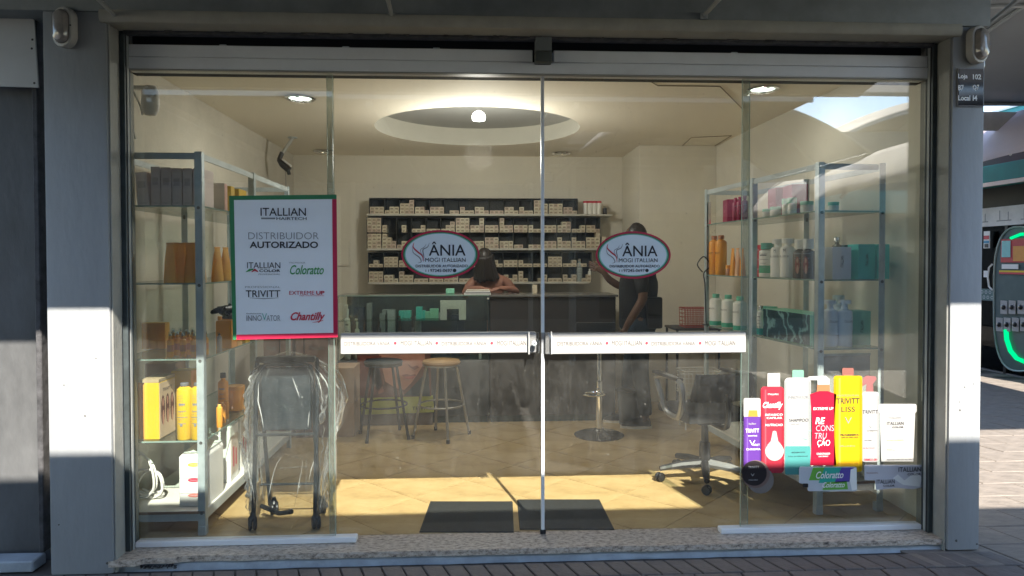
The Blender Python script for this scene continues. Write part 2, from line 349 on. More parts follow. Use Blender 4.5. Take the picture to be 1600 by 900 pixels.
for a, b in zip(p, p[1:]+p[:1]): mb.tube([a, b], .0035, 5)
mb.build('ceiling_joint', M('joint_line', (.30, .25, .18), .8), ceil)
# neighbouring closed shop on the left
sh = T('closed_shop_front', 'closed dark shop front left of the gray pillar with a dusty flat door panel', 'shop front', (-2.7, -.05, GZ))
MB().box(-.9, .57, .04, .09, 0, 2.9).build('door_panel', M('dusty_dark_panel', (.085, .088, .092), .55, var=.35, vs=5, bump=.15, bs=30, stretch=(1, 1, .4)), sh)
MB().cbox(-.9, .57, -.11, -.001, 0, .055, .006).build('sill', plinth_p, sh)
MB().cbox(.545, .572, -.02, .039, .06, 2.9, .004).build('side_frame', rust, sh)
sg = T('blank_sign_board', 'white blank sheet with a clipped corner fixed high on the dark shop front', 'board', at(28, 90, y=-.09))
pts = [at(x, y, y=-.09)-Vector(sg.location) for x, y in ((-60, 17), (32, 18), (53, 31), (60, 137), (-60, 133))]
mb = MB(); mb.prism([(q.x, q.z) for q in pts], 0, .008); mb.build('sheet', M('white_sheet', (.55, .56, .56), .45, var=.08, vs=3), sg)
for x, y in ((51, 62), (50, 76), (54, 130)):
    q = at(x, y, y=-.098)-Vector(sg.location); MB().cbox(q.x-.005, q.x+.005, -.012, -.0082, q.z-.005, q.z+.005, .002).build('screw', rust, sg)
# pillars
def pillar(nm, x0, x1, lab, zb, inner):
    t = T('pillar', lab, 'pillar', ((x0+x1)/2, -.2, zb)); hw = (x1-x0)/2
    mb = MB(); mb.cbox(-hw, hw, 0, .26, 0, 2.80-zb, .012); mb.build('shaft', paint, t)
    return t
PLX0, PLX1 = at(72, 450, y=-.2).x, at(171, 450, y=-.2).x
PRX0, PRX1 = at(1485, 450, y=-.2).x, at(1535, 450, y=-.2).x
pl = pillar('pillar', PLX0, PLX1, 'broad gray painted pillar on the left between the dark shop and the shop window', GZ, 1)
pr = pillar('pillar', PRX0, PRX1, 'narrow gray painted pillar on the right carrying the shop number plate', GZ+.012, -1)
mb = MB(); mb.cbox(PLX1+.001, PLX1+.008, -.188, -.10, GZ, 2.70, .003); mb.box(PLX1+.0005, PLX1+.004, -.0995, .05, GZ, 2.70); mb.box(PLX1-.1, -1.73, .051, .06, GZ, 2.7); ST(mb.build('jamb_left', M('jamb_gray', (.27, .275, .26), .6, var=.15, vs=5, bump=.2)))
mb = MB(); mb.cbox(PRX0-.008, PRX0-.001, -.188, -.10, GZ, 2.70, .003); mb.box(PRX0-.004, PRX0-.0005, -.0995, .05, GZ, 2.70); ST(mb.build('jamb_right', MATS['jamb_gray']))
for P_, px, py, s in ((pr, 1500, 641, .006), (pr, 1507, 605, .0035), (pr, 1499, 628, .003), (pr, 1521, 600, .003), (pr, 1528, 66, .004), (pl, 133, 650, .005), (pl, 100, 602, .003), (pl, 150, 560, .003), (pl, 92, 820, .004), (pr, 1526, 850, .006), (pr, 1494, 845, .007), (pl, 168, 880, .008)):
    q = at(px, py, y=-.2)-Vector(P_.location); n_ = 7
    MB().prism([(q.x+s*random.uniform(.6, 1.1)*math.cos(2*math.pi*i/n_), q.z+s*random.uniform(.6, 1.2)*math.sin(2*math.pi*i/n_)) for i in range(n_)], -.0012, .001).build('paint_chip', M('chip_gray', (.09, .085, .08), .8), P_)
# fascia and molding
Zf = lambda px, py, y=-.2: at(px, py, y=y).z
z0, z1 = Zf(800, 46), Zf(800, 30); zt = Zf(800, -120)
mb = MB(); mb.cbox(PLX0-.9, PRX1+.02, -.212, -.03, z1, 2.98, .01)
ST(mb.build('fascia', fasciam))
mb = MB(); prof = [(-.225, z0+.012), (-.215, z0), (-.19, z0-.002), (-.05, z0-.002), (-.05, z1+.02), (-.222, z1+.006), (-.228, z1-.006)]
k = len(prof); xs = (PLX1-.02, PRX0+.03); mb.add([(xs[0], a, b) for a, b in prof]+[(xs[1], a, b) for a, b in prof], [tuple(range(k)), tuple(range(k, 2*k))[::-1]]+[(i, (i+1) % k, (i+1) % k+k, i+k) for i in range(k)])
ST(mb.build('lintel_molding', creamt))
zr1 = at(200, 70, y=-.03).z; zr0 = at(200, 108, y=-.03).z
mb = MB(); mb.box(PLX1, PRX0, .05, .10, zr0, 2.98); ST(mb.build('lintel_recess', darkgap))
# shutter housing : dusty channel behind the molding
hs = T('roller_shutter_housing', 'dusty dark roller shutter channel running above the glass doors', 'shutter housing', (.3, -.1, z0))
mb = MB(); za = Zf(800, 62, -.1); mb.cbox(PLX1-.3+.03, PRX0-.3-.03, -.005, .04, za-z0, .0, .004); mb.build('channel', rust, hs)
mb = MB()
for i in range(46):
    x = random.uniform(-2, 2); w_ = random.uniform(.01, .07); mb.cbox(x, x+w_, -.012, -.0052, za-z0+random.uniform(.004, .02), za-z0+random.uniform(.024, .045), .003)
mb.build('grime', M('grime', (.10, .095, .09), .9, var=.5, vs=30), hs)['kind'] = 'stuff'
for sx, lab in ((PLX1+.005, 'left'), (PRX0-.030, 'right')):
    t = T('shutter_guide', f'dark vertical roller shutter guide rail at the {lab} jamb of the window', 'guide rail', (sx, -.09, 0))
    mb = MB(); mb.cbox(0, .025, 0, .012, 0, 2.62, .002); mb.cbox(0, .025, .05, .062, 0, 2.62, .002); mb.build('channel_flanges', M('dark_guide', (.06, .075, .08), .5, .4, var=.3, vs=9), t)
    MB().box(.001, .024, .0125, .0495, 0, 2.62).build('channel_core', darkgap, t)
    e_ = (.0255, .028) if lab == 'left' else (-.003, -.0005)
    MB().cbox(e_[0], e_[1], .02, .04, .0, 2.62, .0008).build('edge_strip', M('guide_strip', (.30, .32, .32), .6, var=.2), t)
# centre post stub
t = T('center_post_bracket', 'short square gray post with a dark end cap hanging over the middle of the header', 'bracket', at(849, 98, y=-.09))
a, b = at(837, 98, y=-.09), at(862, 48, y=-.09); o = Vector(t.location); hw = (b.x-a.x)/2
MB().cbox(-hw, hw, -.02, .05, .055, z0-o.z-.003, .003).build('post', M('post_gray', (.16, .175, .175), .6, var=.1), t)
MB().cbox(-hw-.002, hw+.003, -.023, .05, .0, .054, .008).build('end_cap', M('cap_dark', (.065, .075, .07), .5), t)
MB().lathe([(0, -.0235), (.004, -.0235), (.004, 0)], (hw-.01, 0, 0), 8).build('bolt', blackp, t, (0, 0, .09))
# header rail
t = T('header_rail', 'white aluminium double header rail above the glass doors', 'rail', (.33, 0, zr0))
zm = at(200, 88, y=-.045).z
xl, xr = at(197, 88, y=-.03).x-.33, at(1449, 100, y=-.03).x-.33; xc = at(849, 80, y=-.045).x-.33
MB().cbox(xl, xr, -.05, .045, 0, zm-zr0-.003, .003).build('lower_profile', alu, t)
MB().cbox(xl, xc-.055, -.043, .045, zm-zr0, zr1-zr0, .003).build('upper_profile', alu, t)
MB().cbox(xc+.052, xr, -.043, .045, zm-zr0, zr1-zr0, .003).build('upper_profile', alu, t)
MB().box(xl+.01, xr-.01, -.046, -.02, -.006, -.0005).build('lip', M('lip_gray', (.32, .33, .32), .4), t)
for px in (348, 540, 682, 1148): 
    q = at(px, 70, y=-.03); MB().cbox(q.x-.33-.018, q.x-.33+.018, -.03, .0, zr1-zr0+.001, zr1-zr0+.009, .003).build('clip', steelp, t)
# threshold
mb = MB(); y1 = .058; outl = [(PLX1-.02, -.205), (-1.635, -.2), (-1.60, -.172), (-1.46, -.176), (-1.43, -.160), (PRX0+.02, -.172), (PRX0+.02, y1), (PLX1-.02, y1)]
# subdivide the front edge unevenly for the chipped stone
pts = []
for i, a in enumerate(outl):
    b = outl[(i+1) % len(outl)]; k = 60 if i == 4 else 1
    for j in range(k): pts.append((a[0]+(b[0]-a[0])*j/k, a[1]+(b[1]-a[1])*j/k+(random.uniform(-.003, .003) if k > 1 and j else 0)))
k = len(pts); mb.add([(x, y, 0) for x, y in pts]+[(x, y, -.028) for x, y in pts], [tuple(range(k)), tuple(range(k, 2*k))[::-1]]+[(i, (i+1) % k, (i+1) % k+k, i+k) for i in range(k)])
ST(mb.build('threshold', granite))
mb = MB(); n_ = 90
mb.grid(lambda u, v: (PLX1-.015+u*(PRX0-PLX1+.03), -.150-.022*(1-v)-.006*noise.noise(Vector((u*30, v*2, 1))), GZ-.004+v*(.034+0)), n_, 4)
mb.box(PLX1, PRX0, -.14, .0, GZ, -.03)
ST(mb.build('plinth', plinth_p))
mb = MB()
for i in range(70):
    x = -1.62+random.uniform(0, .17); z = -.042+random.gauss(0, .004); mb.cbox(x, x+random.uniform(.003, .014), -.178, -.1705, z, z+random.uniform(.002, .006), .001)
o = mb.build('chipped_paint', blackp, None); ST(o)
# ================================================================ GLASS FRONT
def pane(name, lab, pxa, pxb, y, mat, zt_, zb_, stile=None):
    xa, xb = at(pxa, 450, y=y).x, at(pxb, 450, y=y).x
    t = T(name, lab, 'glass door' if 'door' in name else 'window pane', ((xa+xb)/2, y, zb_)); hw = (xb-xa)/2
    MB().box(-hw, hw, 0, .008, 0, zt_-zb_).build('glass', mat, t)
    return t, hw
zt_ = zr0+.0
ZB = .012
p1, hw1 = pane('fixed_glass_panel', 'clear fixed glass panel on the left carrying the white Itallian poster', 200, 521, -.02, G_FIX, zt_-.007, .03)
p2, hw2 = pane('fixed_glass_panel', 'clear fixed glass panel on the right covered with product stickers', 1159, 1443, -.02, G_FIX, zt_-.007, .03)
d1, hd1 = pane('sliding_glass_door', 'left sliding glass door with an oval sticker and half of the white handle band', 513, 847, .022, G_DOOR, zt_-.002, ZB)
d2, hd2 = pane('sliding_glass_door', 'right sliding glass door with an oval sticker, meeting the left door at the middle', 848, 1170, .022, G_DOOR, zt_-.002, ZB)
MB().box(hw1+.0005, hw1+.002, -.0005, .0085, 0, zt_-.04).build('pane_edge', gedge, p1)
MB().box(-hw2-.002, -hw2-.0005, -.0005, .0085, 0, zt_-.04).build('pane_edge', gedge, p2)
MB().box(-hd1-.002, -hd1-.0005, -.0005, .0085, 0, zt_-.02).build('pane_edge', gedge, d1)
MB().box(hd2+.0005, hd2+.002, -.0005, .0085, 0, zt_-.02).build('pane_edge', gedge, d2)
MB().box(-hd1+.0005, -hd1+.036, -.003, -.0012, 0, zt_-.02).build('overlap_strip', gedge2, d1)
MB().box(hd2-.036, hd2-.0005, -.003, -.0012, 0, zt_-.02).build('overlap_strip', gedge2, d2)
alug = M('seal_profile', (.72, .74, .77), .35, var=.03)
MB().cbox(hd1-.006, hd1+.011, -.012, .014, .0, zt_-ZB-.001, .002).build('meeting_stile', alug, d1)
MB().cbox(hd1-.012, hd1+.018, -.014, .016, -.01, .014, .003).build('floor_guide', blackp, d1)
for pxa, pxb, pya, lab in ((211, 556, 846, 'left'), (1127, 1440, 824, 'right')):
    a, b = at(pxa, 850, y=-.045), at(pxb, 830, y=-.045)
    t = T('bottom_rail', f'white aluminium rail on the granite under the {lab} fixed glass panel', 'rail', ((a.x+b.x)/2, -.045, .001)); h = (b.x-a.x)/2
    MB().cbox(-h, h, 0, .055, 0, .028, .003).build('profile', alu, t)
    e = h if lab == 'left' else -h
    MB().box(*sorted((e, e+(.002 if lab == 'left' else -.002))), .004, .05, .003, .025).build('end_cap', wplas, t)
# handle band
inkl2 = M('faded_ink', (.09, .08, .08), .5, var=0)
barw = M('handle_white', (.36, .36, .355), .35, var=.02)
for d, pxa, pxb, reps in ((d1, 532, 838, (('DISTRIBUIDORA VÂNIA', 538, 609), ('MOGI ITALLIAN', 626, 675), ('DISTRIBUIDORA VÂNIA', 690, 760), ('MOGI ITALLIAN', 777, 822))), (d2, 852, 1166, (('DISTRIBUIDORA VÂNIA', 871, 941), ('MOGI ITALLIAN', 956, 1003), ('DISTRIBUIDORA VÂNIA', 1018, 1086), ('MOGI ITALLIAN', 1102, 1149)))):
    y = -.022; o = Vector(d.location)
    a, b = at(pxa, 554, y=y), at(pxb, 519, y=y)
    hb = MB().cbox(a.x-o.x, b.x-o.x, y-o.y, -.001, a.z-o.z, b.z-o.z, .004).build('handle_band', barw, d)
    for i, (s, x0, x1) in enumerate(reps):
        p, q = at(x0, 536, y=y-.0015), at(x1, 536, y=y-.0015)
        letters(s, (p+q)/2-o, q.x-p.x, (q.x-p.x)/(x1-x0)*7.5, inkl2, hb)
        if i < 3:
            nx = reps[i+1][1]; c = at((x1+nx)/2, 536, y=y-.0015)-o
            MB().lathe([(0, 0), (.007, 0), (.007, .001), (0, .001)], n=10).build('red_dot', inkr, hb, c, (R(90), 0, 0))
clearp = GL('clear_plastic', (.93, .94, .95), .12, 1.5, wrinkle=.3)
lk = T('door_lock', 'clear plastic lock housing clamped where the two handle bands meet', 'lock', at(845, 536, y=-.04))
for a, b in ((-.062, -.008), (.002, .054)):
    MB().cbox(a, b, -.008, .018, -.056, .056, .008).build('housing', clearp, lk)
    MB().cbox(a-.003 if a < 0 else b-.002, a+.003 if a < 0 else b+.004, -.01, .018, -.06, .06, .003).build('clamp_edge', M('clamp_gray', (.45, .46, .46), .3), lk)
MB().lathe([(.013, 0), (.013, .012), (.010, .014), (.004, .014), (.004, .008), (0, .008)], n=16).build('cylinder', steel, lk, (-.035, -.009, 0), (R(90), 0, 0))
# ================================================================ NUMBER PLATE, LAMPS
t = T('number_plate', 'black plate reading Loja 102, B7 Q7, Local I4 on the right pillar', 'sign', at(1515, 137, y=-.2)+Vector((0, -.003, 0)))
a, b = at(1494, 167, y=-.2), at(1536, 107, y=-.2); w2, h2 = (b.x-a.x)/2, (b.z-a.z)/2
MB().cbox(-w2, w2, -.006, .002, -h2, h2, .002).build('frame', M('plate_frame', (.18, .18, .19), .4), t)
MB().box(-w2+.006, w2-.006, -.009, -.0062, -h2+.006, h2-.006).build('face', M('gloss_black', (.006, .007, .012), .06, var=0), t)
for s, x0, x1, py, hp in (('Loja', 1497, 1512, 120, 9), ('102', 1520, 1533, 120, 8), ('B7', 1497, 1506, 137, 8), ('Q7', 1520, 1530, 137, 9), ('Local', 1497, 1516, 153, 8), ('I4', 1520, 1527, 153, 8)):
    ptext(s, x0, x1, py, hp, -.2125, inkw, t, bold=1.5)
def bulkhead(lab, loc, rz, s=1):
    t = T('wall_lamp', lab, 'wall lamp', loc, rz)
    mb = MB()
    def stad(r, h, y, n=24):
        return [Vector((r*math.cos(a)*1, y, r*math.sin(a)+(h if math.sin(a) >= 0 else -h))) for a in [2*math.pi*(i+.5)/n for i in range(n)]]
    def loft(rings, m=0):
        n = len(rings[0]); mb.add([v*s for q in rings for v in q], [(i*n+j, i*n+(j+1) % n, (i+1)*n+(j+1) % n, (i+1)*n+j) for i in range(len(rings)-1) for j in range(n)]+[tuple(range((len(rings)-1)*n, len(rings)*n))], m)
    loft([stad(.062, .045, 0), stad(.063, .045, -.03), stad(.058, .045, -.040), stad(.047, .045, -.042), stad(.044, .045, -.036)])
    mb.build('housing', M('aged_white_plastic', (.42, .41, .38), .45, var=.12, vs=9), t)
    mb = MB(); loft([stad(.043, .045, -.036), stad(.042, .045, -.052), stad(.034, .042, -.068), stad(.018, .035, -.076), stad(.004, .02, -.078)])
    mb.build('lens', M('frosted_lens', (.27, .25, .23), .12, var=.2, vs=22, spec=.8), t)
    MB().lathe([(.004, 0), (.004, .003), (0, .003)], n=8).build('screw', blackp, t, (.053, -.041, 0), (R(90), 0, 0))
    return t
c = at(106, 45, y=-.2); bulkhead('oval white bulkhead lamp high on the left pillar', (c.x, -.2, c.z), R(-14), .88)
c = at(1525, 72, y=-.2); bulkhead('oval white bulkhead lamp above the number plate on the right pillar', (c.x-.01, -.2, c.z), R(14), .88)
bulkhead('white bulkhead lamp on the outer side face of the right pillar', (PRX1+.0, -.10, c.z-.04), R(90), .8)
# ================================================================ CANOPIES AND WORLD OUTSIDE
fab = M('gray_canopy_panel', (.24, .26, .27), .6, var=.1, vs=1.2, bump=.08, bs=5)
fabd = M('canopy_underside', (.30, .285, .26), .7, var=.08, vs=1)
fabw = M('white_canopy_fabric', (.80, .78, .76), .7, var=.05, trans=.55)
fabp = M('pale_pink_canopy_fabric', (.82, .72, .73), .7, var=.05, trans=.55)
strut = M('canopy_strut', (.36, .38, .38), .5, .4, var=.1)
t = T('entrance_canopy', 'gray flat canopy sloping out from the fascia above the shop window', 'canopy', (0, -.2, 3.03))
mb = MB(); x0, x1 = -3.6, 3.05
mb.add([(x0, -.0, .0), (x1, -.0, .0), (x1, -1.60, -.285), (x0, -1.60, -.285), (x0, 0, .03), (x1, 0, .03), (x1, -1.60, -.255), (x0, -1.60, -.255)], [(0,1,2,3),(4,5,6,7),(0,1,5,4),(1,2,6,5),(2,3,7,6),(3,0,4,7)])
mb.build('roof_panel', fab, t)
MB().cbox(x0, x1, -1.635, -1.602, -.30, -.235, .004).build('edge_beam', strut, t)
for px in (612, 1100, 180):
    q = at(px, 24, y=-.215)
    MB().tube([(q.x, -.02, q.z-3.03), (q.x+(.0 if px < 700 else .14), -1.3, -.24)], .011, 6).build('strut', strut, t)
    MB().cbox(q.x-.018, q.x+.018, -.022, -.0125, q.z-3.03-.02, q.z-3.03+.01, .002).build('strut_plate', strut, t)
# canopy over the passage at the right
t = T('passage_canopy', 'large gray tensile canopy over the passage right of the pillar', 'canopy', (2.75, -.4, 3.1))
mb = MB(); pc = [(-.1, -1.0, .28), (4.3, -1.0, .35), (4.3, 4.8, .22), (-.05, 4.6, .12)]
def pq(u, v):
    p = Vector(pc[0])*(1-u)*(1-v)+Vector(pc[1])*u*(1-v)+Vector(pc[2])*u*v+Vector(pc[3])*(1-u)*v
    p.z += .45*math.sin(math.pi*u)*math.sin(math.pi*v); return p
mb.grid(pq, 16, 16); k = mb.build('fabric', fab, t); k.modifiers.new('s', 'SOLIDIFY').thickness = .01
for v in (0, .33, .66, 1): MB().tube([pq(i/12, v)-Vector((0, 0, .025)) for i in range(13)], .02, 6).build('rib', strut, t)
for u in (0, .5, 1): MB().tube([pq(u, i/12)-Vector((0, 0, .03)) for i in range(13)], .02, 6).build('rib', strut, t)
a = at(1541, 40, y=-.12); b = at(1585, 0, y=-.3)
MB().tube([a-Vector(t.location), b-Vector(t.location)+Vector((.5, -.4, .5))], .012, 6).build('strut', strut, t)
# far edge valance of the passage canopy
MB().box(-.05, 4.2, 4.82, 4.86, -.12, .10).build('valance', M('cream_valance', (.45, .43, .40), .7), t)
# opposite canopies (seen in the glass, and casting the shade on the lower wall)
t = T('opposite_canopy', 'flat beige-lit canopy of the row across the walkway, seen as a reflection', 'canopy', (-1, -2.92, 2.95))
MB().box(-8, 2.2, -7.2, 0, 0, .05).build('roof_panel', fabd, t)
MB().box(2.2, 4.2, -1.6, -.001, 0, .05).build('roof_panel', fabd, t)
MB().cbox(-8, 4.20, .001, .04, -.02, .07, .004).build('edge_beam', strut, t)
for i in range(6): MB().cbox(-7.8+i*1.95, -7.75+i*1.95, -7.1, -.02, -.07, -.001, .004).build('rib', strut, t)
for x in (-6, -1.3, 2.1): MB().tube([(x, -7.0, -3.0), (x, -7.0, 0)], .05, 10).build('post', strut, t)
t = T('shading_wing_canopy', 'unseen gray canopy wing over the right end of the walkway, shaped to shade the paving', 'canopy', (3.2, -2.92, 2.95))  # unseen wing, slope and depth shaped for the shade it throws on the paving
mb = MB(); mb.add([(0.01, 0, .05), (4.6, 0, .05), (4.6, -3.4, 2.1), (0.01, -3.4, 2.1), (0.01, 0, .09), (4.6, 0, .09), (4.6, -3.4, 2.14), (0.01, -3.4, 2.14)], [(0,1,2,3),(4,5,6,7),(0,1,5,4),(1,2,6,5),(2,3,7,6),(3,0,4,7)]); mb.build('roof_panel', fabd, t)
MB().tube([(3.7, -.1, .05), (3.7, -.1, -3.0)], .05, 10).build('post', strut, t)
def arch(lab, cx, cy, sx, sy, z0_, rise, mat, u0=0):
    t = T('arched_canopy', lab, 'canopy', (cx, cy, z0_))
    def f(u, v):
        x = (u-.5)*sx; y = (v-.5)*sy
        return (x, y, rise*(1-(2*u-1)**2)*(1-.35*(2*v-1)**2))
    mb = MB(); mb.grid(f, 20, 10); o = mb.build('fabric', mat, t); o.modifiers.new('s', 'SOLIDIFY').thickness = .01
    for v in (0, .5, 1): MB().tube([Vector(f(i/16, v))-Vector((0, 0, .03)) for i in range(17)], .025, 6).build('rib', strut, t)
    for u in (.0, .25, .5, .75, 1): MB().tube([Vector(f(u, i/6))-Vector((0, 0, .035)) for i in range(7)], .018, 6).build('purlin', strut, t)
    for x in (-sx/2+.1, sx/2-.1): MB().tube([(x, 0, -z0_), (x, 0, 0)], .05, 10).build('post', strut, t)
    return t
arch('arched beige canopy beyond the walkway reflected at the upper right', 3.0, -5.9, 3.5, 2.6, 2.75, .95, fabd)
arch('farther arched canopy reflected at the right edge of the glass', 11.0, -12.5, 6.4, 3.4, 4.1, 1.1, fabd)
t = T('sunlit_valance_canopy', 'long white sunlit fabric canopy running away along the far passage, reflected at the right', 'canopy', (4.75, -7.8, 2.25))
mb = MB(); mb.grid(lambda u, v: (.0+v*.75+.05*math.sin(u*40), (u-.5)*8.6, .08*math.sin(u*9)+v*.62+.05*math.sin(v*3)), 40, 6); o = mb.build('fabric', fabw, t); o.modifiers.new('s', 'SOLIDIFY').thickness = .006
for i in range(6): MB().tube([(.0, -4.2+i*1.68, 0), (.75, -4.2+i*1.68, .62)], .02, 6).build('rib', strut, t)
for y in (-4.2, 0, 4.2): MB().tube([(.75, y, -2.3), (.75, y, .62)], .04, 8).build('post', strut, t)
t = T('back_walk_canopy', 'flat beige canopy over the far end of the passage in the reflection', 'canopy', (2.8, -9.0, 3.25)); MB().box(-1.5, 1.75, -1.9, 1.8, 0, .05).build('roof_panel', fabd, t)
for y in (-1.5, -.5, .5, 1.5): MB().cbox(-1.5, 1.75, y, y+.05, -.05, -.001, .003).build('rib', strut, t)
MB().tube([(1.6, 1.6, -3.3), (1.6, 1.6, 0)], .05, 8).build('post', strut, t)
# opposite shops
osd = M('opposite_shop_wall', (.20, .20, .20), .8, var=.2, vs=2)
for i, (x, wd, c) in enumerate(((-7.0, 4.59, (.16, .15, .15)), (-2.4, 4.59, (.10, .10, .11)), (2.2, 4.59, (.17, .16, .15)), (8.6, 8.2, (.13, .14, .14)))):
    t = T('opposite_shop', ('dark shop front across the walkway, leftmost in the reflection', 'dark shop front straight across the walkway', 'dark shop front across the walkway at the passage corner', 'dark shop front beyond the far passage')[i], 'shop', (x, -10.2, GZ))
    MB().box(-wd/2, wd/2, -3, 0, 0, 4.6 if i < 3 else 4.08).build('wall', M('shop_wall_%d' % i, c, .8), t)
    for k in (-1, 1): MB().box(k*wd/4-.85, k*wd/4+.85, .002, .02, .35, 2.3).build('window', M('dark_window', (.02, .025, .03), .1), t)
    MB().cbox(-wd/2, wd/2, .021, .12, 2.45, 2.9, .01).build('fascia', M('shop_fascia_%d' % i, [(.35, .33, .30), (.12, .2, .3), (.4, .38, .36), (.08, .3, .3)][i], .5), t)
# ---------------- shop across the passage, seen directly past the right pillar
SX = 7.05
def zs(py, px=1570): return at(px, py, x=SX).z
t = T('passage_shop', 'dark glazed shop with teal fascia across the passage beyond the right pillar', 'shop', (SX, 6.6, GZ))
o = Vector(t.location); Z = lambda py: zs(py)-o.z
MB().box(.1, 3, -4, 3.4, 0, 3.4).build('wall', M('passage_wall', (.012, .014, .016), .5), t)
MB().box(.0, .098, -4, 3.4, 0, Z(586)).build('plinth', M('plinth_stone', (.22, .21, .2), .6), t)
MB().box(.02, .098, -4, 3.4, Z(352), Z(322)).build('fascia', M('white_fascia', (.72, .72, .70), .5), t)
for i in range(7):
    y = -2.6+i*.42; mb = MB(); mb.box(.017, .0195, y, y+.26, Z(345), Z(343.6)); mb.box(.017, .0195, y+.05, y+.06, Z(345), Z(331)); mb.box(.017, .0195, y+.2, y+.21, Z(343), Z(328)); mb.build('line_drawing', inkg, t)
MB().cbox(-.5, -.46, -4, 3.4, Z(296), Z(290), .003).build('white_trim', white, t)
MB().cbox(-.46, .098, -4, 3.4, Z(289), Z(264), .004).build('teal_fascia', M('teal_paint', (.01, .26, .27), .5), t)
MB().cbox(-.3, .098, -4, 3.4, Z(262), Z(244), .004).build('soffit_box', M('soffit_dark', (.05, .045, .055), .6), t)
MB().box(.03, .04, -4, 3.4, Z(585), Z(353)).build('glass', GL('passage_glass', (.35, .4, .4), .01, 1.0), t)
for k in (-3, -1.3, .4, 2.1): MB().cbox(.0, .05, k, k+.05, Z(585), Z(353), .003).build('mullion', blackp, t)
mb = MB(); z_ = Z(472); hh = Z(453)-z_
MB().box(.026, .029, -4, 3.4, z_, z_+hh).build('pattern_band', M('band_teal_gray', (.10, .17, .17), .6), t)
for i in range(60):
    for j in range(2):
        y = -2.2+i*.075+(j % 2)*.037; zc_ = z_+hh*(.28+.44*j)
        mb.lathe([(.018, 0), (.026, 0), (.026, .002), (.018, .002)], (0, 0, 0), 6) if False else mb.add([(.0255, y+a*math.cos(q), zc_+a*math.sin(q)) for a in (.016, .026) for q in [k*math.pi/3 for k in range(6)]], [(k, (k+1) % 6, (k+1) % 6+6, k+6) for k in range(6)])
o_ = mb.build('hexagon_pattern', M('band_light', (.45, .5, .5), .6), t); o_['kind'] = 'stuff'
# lit oval display panel
def yz(px, py): q = at(px, py, x=SX); return q.y-o.y, q.z-o.z
mb = MB(); ov = []
for i in range(40):
    a = 2*math.pi*i/40; ca, sa = math.cos(a), math.sin(a); px = 1598+42*math.copysign(abs(ca)**.75, ca); py = 467+113*math.copysign(abs(sa)**.6, sa)
    ov.append(yz(px, py))
mb.add([(-.02, y, z) for y, z in ov]+[(.0, y, z) for y, z in ov], [tuple(range(40)), tuple(range(40, 80))]+[(i, (i+1) % 40, (i+1) % 40+40, i+40) for i in range(40)])
mb.build('oval_panel', M('oval_glass', (.12, .17, .17), .2, var=.1), t)
MB().tube([(-.03, y, z) for y, z in ov], .012, 6, close=True).build('panel_rim', M('rim_clear', (.35, .42, .4), .2), t)
gp = [yz(px, py) for px, py in ((1577, 515), (1578, 530), (1584, 548), (1594, 560), (1608, 566))]
MB().tube([(-.045, y, z) for y, z in gp], .028, 8).build('green_light', EM('green_glow', (.0, .6, .2), .45), t)
gp = [yz(px, py) for px, py in ((1585, 372), (1600, 366), (1612, 366))]
MB().tube([(-.045, y, z) for y, z in gp], .02, 8).build('green_light', EM('green_glow', (.0, .6, .2), .45), t)
def card(name, px0, px1, py0, py1, mat, d=.035):
    a = yz(px0, py1); b = yz(px1, py0); return MB().box(-d-.004, -d, min(a[0], b[0]), max(a[0], b[0]), a[1], b[1]).build(name, mat, t)
card('red_poster', 1568, 1612, 372, 410, M('red_poster', (.5, .04, .05), .5)); card('cartoon_card', 1570, 1584, 376, 402, M('aqua_card', (.25, .6, .6), .5), .042)
card('orange_card', 1588, 1612, 384, 408, M('orange_card', (.7, .3, .05), .5), .042); card('label_card', 1570, 1596, 413, 420, white, .04)
card('yellow_strip', 1566, 1612, 423, 425, M('yellow_strip', (.7, .5, .02), .5), .04); card('red_strip', 1566, 1612, 426, 428, inkr, .04)
card('sticker_column', 1541, 1551, 361, 388, white); card('red_sticker', 1542, 1550, 368, 374, inkr, .042); card('blue_sticker', 1542, 1550, 376, 380, M('blue_sticker', (.05, .3, .5), .5), .042); card('black_sticker', 1543, 1549, 381, 387, ink, .042)
for i, (x, y) in enumerate(((1569, 470), (1582, 470), (1596, 470), (1562, 497), (1574, 497), (1587, 497), (1600, 497))):
    q = card('product_card', x, x+11, y, y+20, M('silver_card', (.38, .38, .39), .4), .05)
    a = yz(x+5.5, y+10); MB().lathe([(0, 0), (.032, 0), (.032, .012), (.02, .02), (0, .02)], n=12).build('part_disc', blackp, q, (-.056, a[0], a[1]), (0, R(-90), 0))
hd = [yz(x, y) for x, y in ((1556, 413), (1551, 418), (1549, 433), (1551, 448), (1556, 453))]
MB().tube([(-.05, y, z) for y, z in hd], .012, 6).build('door_handle', white, t)
card('lock_plate', 1541, 1547, 423, 433, white)
tb = T('added_rear_block', 'unseen dark flat-roofed block added behind the shop to darken the passage glass reflection', 'building', (-4, 9.5, GZ))  # unseen block, added so the passage glass mirrors something dark
MB().box(-8, 6.4, -4.9, 5.5, 0, 3.3).build('wall', M('rear_block_wall', (.06, .065, .07), .7), tb); MB().cbox(-8.1, 6.5, -4.95, 5.6, 3.301, 3.45, .01).build('roof', M('rear_roof', (.3, .3, .3), .8), tb)
t2 = T('passage_awning', 'pale pink fabric awning above the teal fascia across the passage', 'awning', (SX-.5, 6, zs(250)))
mb = MB(); zz = lambda py: zs(py)-zs(250); za_ = at(1570, 247, x=SX-1.3).z-zs(250); mb.grid(lambda u, v: (-.8+v*.75-.04*math.sin(u*9), (u-.5)*7, za_+v*(zz(198)-za_)+.03*math.sin(u*14)*(1-v)), 40, 6); q = mb.build('fabric', fabp, t2); q.modifiers.new('s', 'SOLIDIFY').thickness = .006
